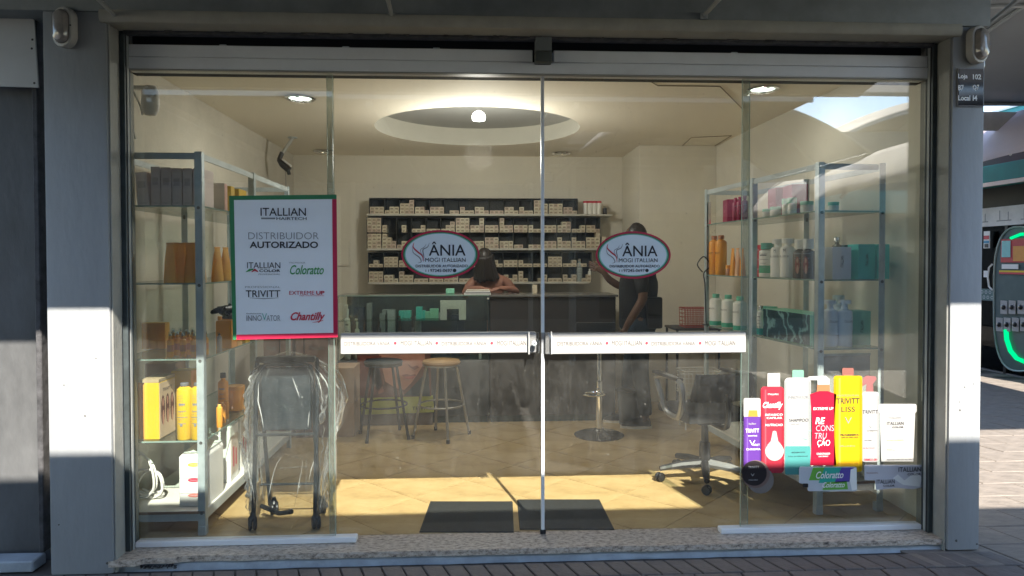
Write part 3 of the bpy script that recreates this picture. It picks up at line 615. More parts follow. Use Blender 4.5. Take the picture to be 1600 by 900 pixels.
for i in range(9): MB().tube([(-.82, -3.2+i*.8, za_+.02), (-.07, -3.2+i*.8+.5, zz(198))], .012, 6).build('rib', white, t2)
t3 = T('teal_roof_edge', 'teal roof edge behind the pale pink awning across the passage', 'roof', (SX, 6, zs(200)))
MB().cbox(-.1, .1, -4.4, 3, 0, zs(172)-zs(200), .01).build('board', M('teal_paint', (.01, .26, .27), .5), t3)
MB().box(-.12, -.104, -4.4, 3, zs(172)-zs(200)-.03, zs(172)-zs(200)+.0).build('white_edge', white, t3)
# ================================================================ PRODUCTS
def lab_txt(s, c, w_, h_, mat, parent, **k): return letters(s, c, w_, h_, mat, parent, **k)
def bottle(lab, loc, h, r, body, capm, kind='round', text=None, tmat=None, band=None, rz=0, cat='bottle', sy=1, caph=.12, shoulder=.82, name='bottle', group=None, bandz=(.2, .5)):
    t = T(name, lab, cat, loc, rz, group)
    hs_ = h*shoulder; nk = r*.42
    if kind == 'pouch':
        mb = MB(); P_ = []
        for z, wx, wy in ((0, 1, 1), (.12, 1.0, .95), (.6, .82, .6), (.93, .62, .12), (1, .6, .05)): P_.append([Vector((r*wx*math.copysign(abs(math.cos(a))**.7, math.cos(a)), r*.7*wy*math.sin(a), z*h)) for a in [2*math.pi*i/16 for i in range(16)]])
        mb.add([v for q in P_ for v in q], [(i*16+j, i*16+(j+1) % 16, (i+1)*16+(j+1) % 16, (i+1)*16+j) for i in range(4) for j in range(16)]+[tuple(range(64, 80))]); mb.build('body', body, t)
        MB().cbox(-r*.6, r*.6, -.003, .003, h*1.0, h*1.04, .001).build('seal', capm, t)
    elif kind == 'jar':
        MB().lathe([(r*.92, 0), (r, .006), (r, h*.62), (r*.9, h*.66)], n=20, sy=sy).build('body', body, t)
        MB().lathe([(r*1.04, h*.665), (r*1.04, h*.98), (r*.98, h), (0, h)], n=20, sy=sy).build('lid', capm, t)
    elif kind == 'tub':
        MB().lathe([(r*.86, 0), (r*.88, .004), (r, h*.84)], n=24, sy=sy).build('body', body, t)
        MB().lathe([(r*1.06, h*.842), (r*1.06, h*.97), (r*1.0, h), (0, h)], n=24, sy=sy).build('lid', capm, t)
    else:
        prof = [(r*.9, 0), (r, h*.02), (r, hs_*.9), (r*.93, hs_*.96), (r*.6, hs_), (nk, hs_*1.005+.002), (nk, h*(1-caph))]
        MB().lathe(prof, n=18, sy=sy).build('body', body, t)
        if kind == 'pump':
            mb = MB(); z = h*(1-caph); mb.lathe([(nk*1.15, z), (nk*1.15, z+h*caph*.45), (nk*.4, z+h*caph*.5), (nk*.4, z+h*caph*.85)], n=12); mb.cbox(-nk*.5-r*.7, nk*.5, -nk*.4, nk*.4, z+h*caph*.8, h, .001); mb.build('pump', capm, t)
        elif kind == 'spray':
            MB().lathe([(nk*1.6, hs_*1.01), (nk*1.6, h*.93), (nk*1.3, h)], n=12).build('clear_cap', MATS['case_glass'], t)
            MB().lathe([(nk, h*.83), (nk*1.1, h*.86), (nk*.6, h*.93), (0, h*.93)], n=10).build('sprayer', capm, t)
        else:
            k = 1.9 if kind == 'round' else 1.3
            MB().lathe([(nk*k, h*(1-caph)+.0005), (nk*k, h*.99), (nk*k*.9, h), (0, h)], n=14).build('cap', capm, t)
    if band:
        MB().lathe([(r*1.008, h*bandz[0]), (r*1.008, h*bandz[1])], n=18, sy=sy).build('label_band', band, t)
    if not text and kind in ('round', 'slim', 'pump') and r > .02:
        mb = MB(); rq = random.Random(int(h*9999))
        for j in range(4):
            z_ = h*(.62-.11*j); a_ = rq.uniform(.35, .75); mb.add([(r*1.012*math.sin(q), -r*1.012*sy*math.cos(q), zz) for zz in (z_, z_+h*(.03 if j == 0 else .012)) for q in [-a_+2*a_*i/5 for i in range(6)]], [(i, i+1, i+7, i+6) for i in range(5)])
        mb.build('label_print', inkg, t)
    if text:
        lab_txt(text, (0, -r*sy*1.02-.001, h*.55), r*1.15, h*.05, tmat or ink, t)
    return t
def carton(lab, loc, wx, dy, h, mat, rz=0, text=None, tmat=None, th=None, tw=None, vert=False, cat='carton', group=None, front=None, side=None, tilt=0, name='carton', tz=.55):
    t = T(name, lab, cat, loc, rz, group)
    if tilt: t.rotation_euler = (0, tilt, rz)
    mb = MB(); mb.cbox(-wx/2, wx/2, 0, dy, 0, h, .0015); mb.build('box', mat, t)
    MB().box(-wx/2+.002, wx/2-.002, .002, dy-.002, h, h+.0012).build('top_flap', mat, t)
    if front: MB().box(-wx/2+.002, wx/2-.002, -.0012, -.0002, .002, h-.002).build('front_print', front, t)
    if side: MB().box(*sorted((side[1]*wx/2+side[1]*.0002, side[1]*wx/2+side[1]*.0012)), .002, dy-.002, .002, h-.002).build('side_print', side[0], t)
    if text:
        letters(text, (0, -.0026, h*tz), tw or (wx*.6 if not vert else h*.35), th or (h*.07 if not vert else wx*.16), tmat or ink, t, spin=(math.pi/2 if vert else 0))
    return t
def unit(lab, o, d, e, L_, W_, H_, zs_, board_z, flip):
    """steel display unit: o = front corner on the shop side, d = unit vector into the shop, e = across towards the side wall"""
    t = T('display_unit', lab, 'display shelf', (o.x, o.y, 0)); d = Vector((d[0], d[1], 0)).normalized(); e = Vector((e[0], e[1], 0)).normalized()
    TT = Matrix(((e.x, d.x, 0, 0), (e.y, d.y, 0, 0), (0, 0, 1, 0), (0, 0, 0, 1)))   # local: x across, y in
    s = .038
    for u in (0, L_/2, L_):
        for v in (0, W_):
            mb = MB(); a = v if v == 0 else v-s
            f = 1 if v == 0 else -1; xo = a if v == 0 else a+s
            mb.cbox(min(xo, xo+f*.004), max(xo, xo+f*.004), u-(.0 if u < L_ else s), u+(s if u < L_ else 0), 0, H_, .001, T=TT)
            yf = u if u < L_ else u-.004
            mb.cbox(a+(.0045 if v == 0 else 0), a+s-(0 if v == 0 else .0045), yf, yf+.004, 0, H_, .001, T=TT)
            up = mb.build('upright', steel, t)
            for z in list(zs_)+[board_z]:
                MB().lathe([(.009, 0), (.009, .004), (.004, .006), (0, .006)], n=8).build('bolt', M('bolt_dark', (.16, .16, .16), .4, .6), up, TT @ Vector((a+s/2, yf-.0005, z-.012)), (R(90), 0, math.atan2(e.y, e.x)))
            mb = MB(); mb.cbox(a-.002, a+s+.002, yf-.002, yf+s, -.0, .05, .003, T=TT) if u == 0 else None
            if u == 0: mb.build('foot', steelp, t)
    for z in (H_-.04, board_z-.055):
        hh = .034 if z > 1 else .045
        for y in (.006, L_-.010): MB().cbox(s+.001, W_-s-.001, y, y+.004, z, z+hh, .001, T=TT).build('cross_rail', steelp, t)
        for a in (.0055, W_-.0095):
            for u0, u1 in ((s+.001, L_/2-.001), (L_/2+s+.001, L_-s-.001)): MB().cbox(a, a+.004, u0, u1, z, z+hh, .001, T=TT).build('side_rail', steelp, t)
    for z in zs_:
        mb = MB(); mb.box(.006, W_-.006, .0065, L_-.006, z-.007, z, 0, T=TT)
        mb.box(.0045, W_-.0045, .0035, .006, z-.0075, z+.0005, 1, T=TT); mb.box(.0035, .0055, .0065, L_-.006, z-.0075, z+.0005, 1, T=TT) ; mb.box(W_-.0055, W_-.0035, .0065, L_-.006, z-.0075, z+.0005, 1, T=TT)
        mb.build('glass_shelf', [G_SH, gedge], t)
    MB().cbox(.006, W_-.006, .002, L_-.006, board_z-.016, board_z, .002, T=TT).build('base_board', M('base_board_white', (.72, .70, .66), .5, var=.06), t)
    MB().box(.004, W_-.004, .0, .0018, board_z-.015, board_z-.001, T=TT).build('board_edging', M('wood_edge', (.30, .18, .12), .6), t)
    return t
# left unit: y .1 - 1.85, side face at x = -1.42
LO = Vector((-1.41, .10, 0)); LZ = (1.73, 1.326, .93, .50); LB = .13
ul = unit('steel and glass display unit behind the left panel, full of yellow products', LO, (0, 1), (-1, 0), 1.75, .46, 2.01, LZ, LB, 1)
RD = Vector((-.088, .996, 0)).normalized(); RE = Vector((.996, .088, 0)).normalized(); RO = Vector((1.93, .20, 0)); RZ = (1.72, 1.33, .94); RB = .18
ur = unit('steel and glass display unit behind the right panel with white, teal and red products', RO, RD, RE, 1.55, .41, 1.99, RZ, RB, -1)
def RP(px, v, z):      # point in the right unit seen at column px, v from its side face
    k = (px-740)/1100
    t_ = (1.93+v-3.86*k)/(k+.088)
    p = RO+RD*t_+RE*v; return Vector((p.x, p.y, z))
def RF(px, u, z):      # point behind the right unit's front opening
    q = at(px, 450, y=.20+u); return Vector((q.x, .20+u+.02, z))
def H(pxh, p): return pxh*(p.y+3.65)/1100
yel = M('yellow_carton', (.72, .46, .02), .4, var=.05, vs=4); yelb = M('yellow_bottle', (.72, .46, .015), .3, var=.03); org = M('orange_plastic', (.88, .38, .05), .35, var=.05)
gold = M('gold_pouch', (.98, .56, .12), .5, 0, var=.15, vs=12, trans=.35); goldcap = M('gold_seal', (.9, .46, .12), .4); craft = M('kraft_card', (.38, .26, .17), .75, var=.12, vs=10)
grayc = M('taupe_carton', (.80, .68, .66), .5, var=.05); oilm = M('amber_oil', (1, .52, .04), .12, var=.15, vs=8, spec=.8, trans=.45); silver = M('silver_cap', (.6, .58, .55), .25, .8)
magen = M('magenta_carton', (.34, .02, .08), .4, var=.12); tealc = M('teal_carton', (.08, .64, .56), .4, var=.05); tealm = M('mint_carton', (.28, .68, .48), .45, var=.05); lilac = M('pale_lilac_carton', (.76, .80, .90), .45, var=.03)
whb = M('white_bottle', (.86, .85, .80), .35, var=.03); wht = M('bluish_white_bottle', (.84, .89, .95), .35, var=.03); redc = M('red_carton', (.62, .03, .06), .4, var=.04); greenl = M('green_label', (.05, .38, .22), .4, var=.05); tealcap = M('teal_cap', (.04, .36, .27), .35); mintcap = M('mint_cap', (.20, .60, .42), .35)
def waves(name, a, b, scale=6, c3=None, dist=6):
    m = bpy.data.materials.new(name); m.use_nodes = True; n = m.node_tree.nodes; l = m.node_tree.links; bb = n['Principled BSDF']; bb.inputs['Roughness'].default_value = .45
    tcn = n.new('ShaderNodeTexCoord'); t = n.new('ShaderNodeTexWave'); t.wave_type = 'BANDS'; t.inputs['Scale'].default_value = scale; t.inputs['Distortion'].default_value = dist; t.inputs['Detail'].default_value = 4; t.inputs['Detail Scale'].default_value = 2.5
    l.new(tcn.outputs['Object'], t.inputs[0]); r = n.new('ShaderNodeValToRGB'); r.color_ramp.elements[0].color = (*a, 1); r.color_ramp.elements[1].color = (*b, 1); r.color_ramp.elements[0].position = .45
    if c3: e = r.color_ramp.elements.new(.8); e.color = (*c3, 1)
    l.new(t.outputs['Fac'], r.inputs[0]); l.new(r.outputs[0], bb.inputs['Base Color']); MATS[name] = m; return m
seaw = waves('dark_wave_print', (.01, .05, .06), (.22, .42, .42), 2.2, (.03, .10, .12), 14)
def girls(parent, c, w_, h_, hair=(.12, .03, .02), n=3, rz=0, axis='x', sgn=1):
    """printed long-haired figures: flat shapes on a carton face"""
    hm = M('print_hair_%.2f' % hair[0], hair, .5); sk = M('print_skin', (.62, .32, .22), .5)
    for i in range(n):
        cx = (-.5+(i+.5)/n)*w_; a = MB(); b = MB()
        pt = lambda x, z, o_: (x, -o_, z) if axis == 'x' else (sgn*o_, x, z)
        def ell(mb, x, z, rx, rz_, o_, k=12): mb.add([pt(cx+x+rx*math.cos(2*math.pi*j/k), z+rz_*math.sin(2*math.pi*j/k), o_) for j in range(k)], [tuple(range(k))])
        ell(a, 0, h_*.1, w_/n*.42, h_*.42, .0004); ell(b, 0, h_*.32, w_/n*.17, h_*.12, .0009); ell(b, w_/n*.05, -h_*.12, w_/n*.2, h_*.22, .0009)
        a.build('printed_hair', hm, parent, c); b.build('printed_skin', sk, parent, c)
# --- left unit, top shelf: taupe cartons
z = LZ[0]; Yf = .22
for i, (a, b, h_) in enumerate(((215, 233, 53), (236, 250, 61), (252, 267, 60), (269, 284, 59), (286, 300, 59), (302, 317, 59))):
    p, q = at(a, 322, y=Yf), at(b, 322, y=Yf)
    t = carton(['leaning taupe carton at the left end of the top glass shelf', 'tall taupe carton right beside the leaning one on the top shelf', 'third taupe carton from the left on the top glass shelf', 'fourth taupe carton from the left on the top glass shelf', 'fifth taupe carton from the left on the top glass shelf', 'taupe carton half behind the steel upright on the top shelf'][i], ((p.x+q.x)/2, Yf, z), q.x-p.x, .16, h_*.00352, grayc, tilt=(-.07 if i == 0 else 0), group='taupe cartons on the top left shelf')
    w_ = q.x-p.x; MB().box(-w_*.32, w_*.32, -.0012, -.0002, h_*.00352*.55, h_*.00352*.74).build('label_print', M('taupe_print', (.6, .5, .48), .5), t)
    letters('ITALLIAN', (0, -.0014, .022), w_*.5, .006, inkg, t)
def LS(px, v, z_):      # seen through the left unit's side face, v behind it
    k = (740-px)/1100; Z_ = (1.41+v)/k; q = at(px, 450, y=0)
    y = Z_-3.65; 
    for _ in range(4): q = at(px, 450, y=y); y += (abs(q.x)-(1.41+v))*-2.2 if False else 0
    lo, hi = -.5, 3
    for _ in range(30):
        m_ = (lo+hi)/2
        if at(px, 450, y=m_).x < -(1.41+v): hi = m_
        else: lo = m_
    return Vector((-(1.41+v), lo, z_))
p = LS(338, .06, z); carton('white carton with a pink print on the top left shelf', p, .10, .05, .155, M('cream_carton', (.75, .68, .55), .5), side=(M('pink_print', (.72, .42, .34), .5), 1))
p = LS(349, .06, z); carton('yellow carton behind the white and pink one on the top left shelf', p, .10, .06, .15, yel)
p = LS(362, .08, z); carton('wide yellow carton behind the green edged poster top', p, .10, .14, .155, yel)
p = LS(384, .06, z); bottle('low black jar on the top left shelf beyond the yellow cartons', p, .07, .035, blackp, blackp, 'jar', cat='jar', name='jar')
# --- second shelf: gold pouches
z = LZ[1]
for i, (px, yy) in enumerate(((266, .20), (283, .22), (298, .20), (312, .21))):
    q = at(px, 440, y=yy); bottle(['gold pouch at the left end of the second shelf', 'second gold pouch from the left on the second shelf', 'third gold pouch from the left on the second shelf', 'gold pouch beside the steel upright on the second shelf'][i], (q.x, yy, z), .205, .034, gold, goldcap, 'pouch', text=None, cat='pouch', name='pouch', rz=(-.2, .1, 0, -.1)[i], group='gold pouches on the second left shelf')
for px, l_ in ((340, 'gold pouch just right of the left steel upright'), (353, 'gold pouch touching the poster edge on the second shelf')):
    p = LS(px, .08, z); bottle(l_, p, .19, .038, gold, goldcap, 'pouch', cat='pouch', name='pouch', rz=1.2)
for px, yy in ((274, .36), (291, .37), (305, .36)):
    q = at(px, 440, y=yy); bottle(f'gold pouch in the back row, {["left", "middle", "right"][(274, 291, 305).index(px)]} one of three', (q.x, yy, z), .21, .036, gold, goldcap, 'pouch', cat='pouch', name='pouch')
# --- third shelf: amber oil sprays
z = LZ[2]
for i, (px, yy) in enumerate(((265, .18), (276, .26), (285, .19), (294, .27), (302, .18), (311, .22), (320, .27))):
    q = at(px, 440, y=yy); b = bottle(['amber oil spray at the left end of the third shelf', 'second amber oil spray, set a little back', 'third amber oil spray from the left', 'fourth amber oil spray, in the back row', 'fifth amber oil spray from the left', 'sixth amber oil spray from the left', 'amber oil spray nearest the steel upright'][i], (q.x, yy, z), .135, .0165, oilm, silver, 'spray', shoulder=.70, group='amber oil sprays on the third left shelf')
    MB().lathe([(.0168, .03), (.0168, .065)], n=14).build('label_band', M('amber_label', (.62, .25, .06), .4), b)
for i, (px, yy) in enumerate(((270, .33), (281, .36), (291, .34), (300, .36))):
    q = at(px, 440, y=yy); bottle(['amber oil spray in the rear row, first from the left', 'amber oil spray in the rear row, second from the left', 'amber oil spray in the rear row, third from the left', 'amber oil spray in the rear row, nearest the upright'][i], (q.x, yy, z), .14, .0165, oilm, silver, 'spray', shoulder=.70, group='amber oil sprays on the third left shelf')
for i, (px, hh, m_, l_) in enumerate(((349, .16, org, 'orange carton just behind the upright on the third shelf'), (358, .17, M('peach_carton', (.78, .45, .15), .45), 'peach carton beside the poster on the third shelf'), (371, .13, yel, 'yellow carton under the poster corner on the third shelf'))):
    p = LS(px, .05, z); carton(l_, p, .09, .09, hh, m_)
p = LS(342, .03, z); bottle('small gray pump bottle with a black head on the third shelf', p, .105, .014, M('gray_bottle', (.45, .42, .38), .4), blackp, 'pump')
for i, px in enumerate((381, 392, 402)): p = LS(px, .05, z); bottle(f'small yellow pot number {["one", "two", "three"][i]} seen under the poster' if False else ['small cream pot nearest under the poster bottom', 'small cream pot in the middle under the poster bottom', 'small cream pot farthest back under the poster'][i], p, .045, .022, M('cream_pot', (.75, .6, .3), .4), white, 'jar', cat='jar', name='jar')
t = T('black_ribbon_bundle', 'crumpled black bundle lying on the orange cartons behind the steel upright', 'ribbon bundle', LS(352, .05, z+.18)); mb = MB()
rr_ = random.Random(3)
for i in range(16):
    a = Vector((rr_.uniform(-.05, .05), rr_.uniform(-.10, .12), rr_.uniform(.0, .05))); mb.tube([a, a+Vector((rr_.uniform(-.04, .04), rr_.uniform(-.05, .05), rr_.uniform(-.0, .03))), a+Vector((rr_.uniform(-.03, .03), rr_.uniform(-.06, .06), rr_.uniform(-.0, .02)))], [.01, .018, .008], 6)
mb.build('ribbons', blackp, t)
# --- fourth shelf
z = LZ[3]
a, b, c = at(215, 680, y=.16), at(226, 680, y=.14), at(249, 680, y=.14)
t = T('product_box', 'large bright yellow carton with printed hair models at the left of the fourth shelf', 'carton', (b.x, .14, z)); w_ = c.x-b.x
MB().cbox(0, w_, 0, .20, 0, .30, .002).build('box', yel, t)
MB().box(-.036, -.0005, .012, .19, 0, .30).build('side_fold', org, t)
sp = MB().box(w_+.0002, w_+.0014, .004, .196, .004, .296).build('side_print', M('peach_print', (.72, .55, .36), .5), t)
girls(t, Vector((w_+.0016, .10, .13)), .17, .19, axis='y', n=3, sgn=1)
letters('TRIVITT', (w_+.0024, .10, .255), .12, .018, ink, t, rz=R(90))
MB().box(-.02, w_, -.0, .20, .301, .318).build('lid', M('kraft_lid', (.42, .33, .2), .6), t)
q = at(283, 600, y=.42); carton('yellow carton standing behind the yellow bottles', (q.x, .42, z), .11, .10, .32, yel, side=(org, 1))
q = at(250, 590, y=.50); carton('pale kraft carton at the back of the fourth shelf', (q.x, .50, z), .17, .15, .35, craft)
for i, (px, l_) in enumerate(((289, 'yellow litre bottle with gray cap, left of the pair'), (310.5, 'yellow litre bottle beside the steel upright, right of the pair'))):
    q = at(px, 680, y=.15); b_ = bottle(l_, (q.x, .15, z), .298, .0395, yelb, M('gray_cap', (.13, .14, .15), .4), 'slim', shoulder=.93, caph=.055)
    for j in range(9):
        letters('lllllll lll', (-.004, -.0412, .235-j*.013-(.02 if j > 4 else 0)), .022, .004, inkg, b_)
    MB().box(-.008, .004, -.0415, -.0407, .075, .09).build('barcode', inkg, b_)
p = LS(347, .12, z); bottle('slender orange bottle with a black cap behind the upright', p, .26, .03, org, blackp, 'slim')
p = LS(366, .10, z); bottle('orange tub with a rimmed lid on the fourth shelf', p, .155, .055, org, M('orange_lid', (.78, .38, .08), .4), 'tub', cat='tub', name='tub')
for i, px in enumerate((341, 346, 351)): p = LS(px, .03+.02*i, z); bottle(['orange tube nearest the upright on the fourth shelf', 'middle orange tube beside the tub', 'orange tube closest to the tub'][i], p, .13-.01*i, .017, org, goldcap, 'slim', caph=.1, shoulder=.9)
for i, px in enumerate((254, 266, 277, 290, 303)):
    q = at(px, 640, y=.66); bottle('golden bottle in the rear row of the fourth shelf, ' + ['far left', 'second from left', 'middle', 'second from right', 'nearest the upright'][i], (q.x, .66+.03*(i % 2), z), .25, .032, org if i % 2 else yelb, goldcap, 'slim', shoulder=.88, caph=.09)
for i, px in enumerate((343, 353, 364)):
    p = LS(px, .16, LZ[2]); bottle('amber bottle behind the cartons of the third shelf, ' + ['nearest the upright', 'middle one', 'nearest the poster'][i], p, .17, .024, oilm, goldcap, 'slim', caph=.12)
for i, px in enumerate((226, 238, 250)):
    q = at(px, 440, y=.5); carton('golden carton in the rear of the third shelf, ' + ['left', 'middle', 'right'][i]+' one', (q.x-.02, .55, LZ[2]), .05, .06, .15, gold)
# --- base board: drawer carton, cable, frames
z = LB
q = at(302, 790, y=.17); t = T('drawer_carton', 'white carton with yellow, red and pink oval marks on the base board', 'carton', (q.x, .17, z), .0); w_ = .145
MB().cbox(-w_/2, w_/2, 0, .25, 0, .265, .003).build('box', white, t)
mb = MB(); mb.add([(-w_/2, 0, .266), (w_/2, 0, .266), (w_/2-.01, .05, .292), (-w_/2+.02, .05, .292), (w_/2-.01, .25, .292), (-w_/2+.02, .25, .292), (-w_/2, .25, .266), (w_/2, .25, .266)], [(0,1,2,3),(3,2,4,5),(0,3,5,6),(1,7,4,2)]); mb.build('slanted_top', white, t)
for j, m_ in enumerate((M('mark_yellow', (.8, .55, .05), .5), M('mark_red', (.6, .02, .08), .5), M('mark_pink', (.75, .25, .22), .5))):
    zc_ = .225-j*.082; MB().box(-w_/2+.004, w_/2-.004, -.0012, -.0002, zc_-.072, zc_-.069).build('drawer_gap', inkl, t)
    k = 14; MB().prism([(.032*math.cos(2*math.pi*i/k)+.005, zc_+.010*math.sin(2*math.pi*i/k)) for i in range(k)], -.0018, -.0002).build('oval_mark', m_, t)
    letters('ITALLIAN', (.005, -.0024, zc_), .038, .005, inkw, t)
MB().tube(smoothpath([(0.03, .1, .292), (.02, .1, .33), (.06, .12, .36), (.09, .14, .34)]), .003, 5).build('string', white, t)
for i, (px, hh, rzz) in enumerate(((352, .33, .05), (368, .36, .02), (380, .36, .04))):
    p = LS(px, .05+.03*i, z); t = T('picture_carton', ['white carton with an arched edge beside the left unit base', 'white carton with small red figures on the base board', 'white carton farthest back on the left base board'][i], 'carton', p, rzz)
    MB().cbox(-.10, .02, 0, .17, 0, hh, .004).build('box', white, t)
    MB().box(.0202, .0214, .02, .15, .04, hh-.06).build('side_print', M('pale_print', (.62, .55, .48), .5), t)
    MB().box(.0216, .0224, .05, .07, .08, .2).build('red_figure', inkr, t); MB().box(.0216, .0224, .10, .12, .08, .18).build('red_figure', inkr, t)
wc = T('wall_socket', 'white wall socket behind the coiled white cable at the lower left', 'socket', (-1.978, .42, .33), 0)
MB().cbox(.0, .01, -.04, .04, -.06, .06, .003).build('plate', wplas, wc); MB().lathe([(.015, 0), (.015, .02), (0, .02)], n=10).build('plug', blackp, wc, (.011, 0, .01), (0, R(90), 0))
t = T('coiled_cable', 'tangled white power cable hanging from the socket at the lower left', 'cable', (-1.78, .25, LB)); mb = MB()
pts = [Vector((-.16, .16, .22)), Vector((-.08, .05, .28)), Vector((.02, .0, .22)), Vector((.04, .0, .08)), Vector((-.03, .02, .02)), Vector((-.10, .03, .06)), Vector((-.04, .02, .17)), Vector((.05, .03, .15)), Vector((.07, .03, .05)), Vector((.0, .05, .01)), Vector((-.08, .06, .04))]
mb.tube(smoothpath(pts, 8), .0065, 7); pts2 = [q_*.8+Vector((.01, .03, .02)) for q_ in pts[::-1]]; mb.tube(smoothpath(pts2, 8), .006, 7); mb.build('cord', wplas, t)
# ================================================================ RIGHT UNIT PRODUCTS
z = RZ[0]
p = RP(1112, .05, z); carton('pale folder leaning at the far end of the top right shelf', p, .20, .015, .17, M('pale_folder', (.55, .50, .45), .6), rz=R(80))
t = T('red_triangle_stand', 'tiny red triangular card at the far end of the top right shelf', 'card', RP(1114, .01, z), R(90)); MB().prism([(-.018, 0), (.018, 0), (0, .035)], 0, .004).build('card', redc, t); MB().box(-.014, .014, .005, .02, 0, .002).build('foot', redc, t)
for i, (px, ww, hh, l_) in enumerate(((1138, .12, .17, 'wide magenta carton, farthest on the top right shelf'), (1215, .17, .20, 'large magenta carton behind the jars on the top right shelf'), (1240, .17, .20, 'second large magenta carton nearer the steel upright'))):
    p = RP(px, .14 if i else .06, z); t = carton(l_, p, ww, .10, hh, magen, rz=R(85)+math.pi*1.0*0-R(175)+R(0), text=None)
    t.rotation_euler = (0, 0, R(-95)); letters('TRIVITT', (0, -.003, hh*.5), ww*.5, .014, M('pink_ink', (.7, .35, .4), .5), t)
for i, px in enumerate((1155, 1162, 1170)):
    p = RP(px, .05, z); bottle(['slim magenta bottle, left of the three', 'slim magenta bottle, middle of the three', 'slim magenta bottle, right of the three'][i], p, .17, .022, magen, magen, 'slim')
for i, (px, hh, r_, l_) in enumerate(((1206, .055, .028, 'small white jar with green lid, leftmost on the top right shelf'), (1220, .06, .033, 'wide white jar with green lid beside the smallest jar'), (1237, .10, .024, 'taller white jar with green lid on the top right shelf'), (1247, .10, .026, 'tallest white jar with green lid on the top right shelf'), (1271, .065, .036, 'squat white jar with green lid left of the main upright'))):
    p = RP(px, .035, z); bottle(l_, p, hh, r_, whb, mintcap, 'jar', cat='jar', name='jar', text='Innovator', tmat=inkt)
q = RF(1304, .15, z); bottle('white jar with green lid just right of the main upright', q, .06, .03, whb, mintcap, 'jar', cat='jar', name='jar')
z = RZ[1]
for i, px in enumerate((1121, 1132)): p = RP(px, .06, z); bottle(['tall orange bottle at the far end of the middle right shelf', 'second tall orange bottle beside its twin'][i], p, .30, .042, org, M('copper_cap', (.55, .25, .14), .3, .4), 'slim', text='TRIVITT', caph=.09, shoulder=.88, rz=R(-60))
p = RP(1144, .03, z); bottle('tiny copper jar between the orange bottles and tubes', p, .075, .02, M('copper_jar', (.55, .28, .16), .3, .3), org, 'jar', cat='jar', name='jar')
for i, px in enumerate((1151, 1159, 1167)): p = RP(px, .04+.02*i, z); bottle(['orange tube standing beside the copper jar', 'pale orange tube in the middle of three', 'orange tube nearest the middle upright'][i], p, .19, .026, (org, M('pale_orange', (.75, .45, .28), .4), org)[i], org, 'pouch', cat='tube', name='tube', rz=R(-75))
t = T('wire_hook', 'thin black wire hook standing at the far end of the right unit', 'hook', RP(1108, .0, RZ[2])); MB().tube(smoothpath([(0, 0, 0), (-.01, 0, .3), (-.02, 0, .40), (.03, 0, .46), (-.02, 0, .53), (-.07, 0, .47), (-.03, 0, .41)]), .005, 6).build('wire', blackp, t); MB().lathe([(.03, 0), (.03, .006), (0, .006)], n=12).build('foot', blackp, t)
p = RP(1191, .10, z); t = carton('red carton beside the white bottle with dark green lid', p, .12, .06, .215, redc); t.rotation_euler = (0, 0, R(-85))
for j in range(3): letters('Chantilly', (0, -.003, .18-.065*j), .06, .012, inkw, t, shear=.4)
p = RP(1207, .06, z); b_ = bottle('white bottle with dark green lid and green label on the middle right shelf', p, .225, .052, whb, tealcap, 'round', caph=.19, shoulder=.80, band=greenl, bandz=(.12, .34), rz=R(-55)); letters('Trivitt', (0, -.054, .15), .06, .02, inkg, b_, shear=.3)
for i, px in enumerate((1225, 1241)): p = RP(px, .055, z); b_ = bottle(['white bottle with white cap, left of the taller pair', 'white bottle with white cap, right of the taller pair'][i], p, .245, .047, whb, white, 'round', shoulder=.8, text='LISS', tmat=ink, rz=R(-50)); MB().lathe([(0, -.0475), (.009, -.0475)], n=10).build('black_mark', ink, b_) if False else letters('M', (0, -.050, .17), .014, .022, ink, b_)
dkb = M('dark_brown_bottle', (.06, .04, .035), .35)
for i, px in enumerate((1260, 1274)):
    p = RP(px, .04, z); b_ = bottle(['dark bottle printed with a red-haired figure, left one', 'dark bottle printed with a red-haired figure, by the main upright'][i], p, .235, .038, dkb, whb, 'round', shoulder=.72, caph=.25, rz=R(-45))
    girls(b_, Vector((0, -.0395, .07)), .034, .12, hair=(.30, .05, .03), n=1)
q = RF(1318, .10, z); t = carton('pale lilac carton on the middle right shelf', q, .112, .12, .186, lilac, text='ITALLIAN', vert=True)
q = RF(1357, .10, z); carton('teal carton beside the pale lilac one', q, .10, .12, .202, tealc, text='ITALLIAN', vert=True)
q = RF(1383, .12, z); carton('teal carton at the right end of the middle right shelf', q, .075, .12, .202, tealc)
q = RF(1338, .26, z); carton('dark teal carton set behind the lilac and teal cartons', q, .12, .10, .20, M('dark_teal_carton', (.03, .16, .16), .4))
q = RF(1310, .28, z); bottle('clear capped bottle behind the pale lilac carton', q, .25, .03, M('smoky_bottle', (.2, .2, .19), .2), silver, 'slim')
z = RZ[2]
for i, px in enumerate((1124, 1144, 1163)): p = RP(px, .05+.02*(i % 2), z); b_ = bottle(['white and green bottle, farthest on the lower right shelf', 'white and green bottle in the middle of three', 'white and green bottle right behind the middle upright'][i], p, .245, .048, whb, mintcap, 'slim', shoulder=.86, band=M('green_fade', (.08, .45, .30), .4), bandz=(.03, .16), text='INNOVATOR', tmat=ink, rz=R(-60))
for i, px in enumerate((1188, 1197)): p = RP(px, .04, z); b_ = bottle(['clear white bottle with teal base beside the wave carton', 'second clear white bottle touching the wave carton'][i], p, .20, .026, whb, silver, 'slim', band=M('teal_base', (.04, .4, .36), .4), bandz=(.03, .25), rz=R(-60))
p = RP(1205, .12, z); bottle('low bottle with teal lid behind the wave carton', p, .19, .04, whb, mintcap, 'jar', cat='jar', name='jar')
p = RP(1216, .14, z); bottle('second low bottle with teal lid behind the wave carton', p, .19, .035, whb, mintcap, 'jar', cat='jar', name='jar')
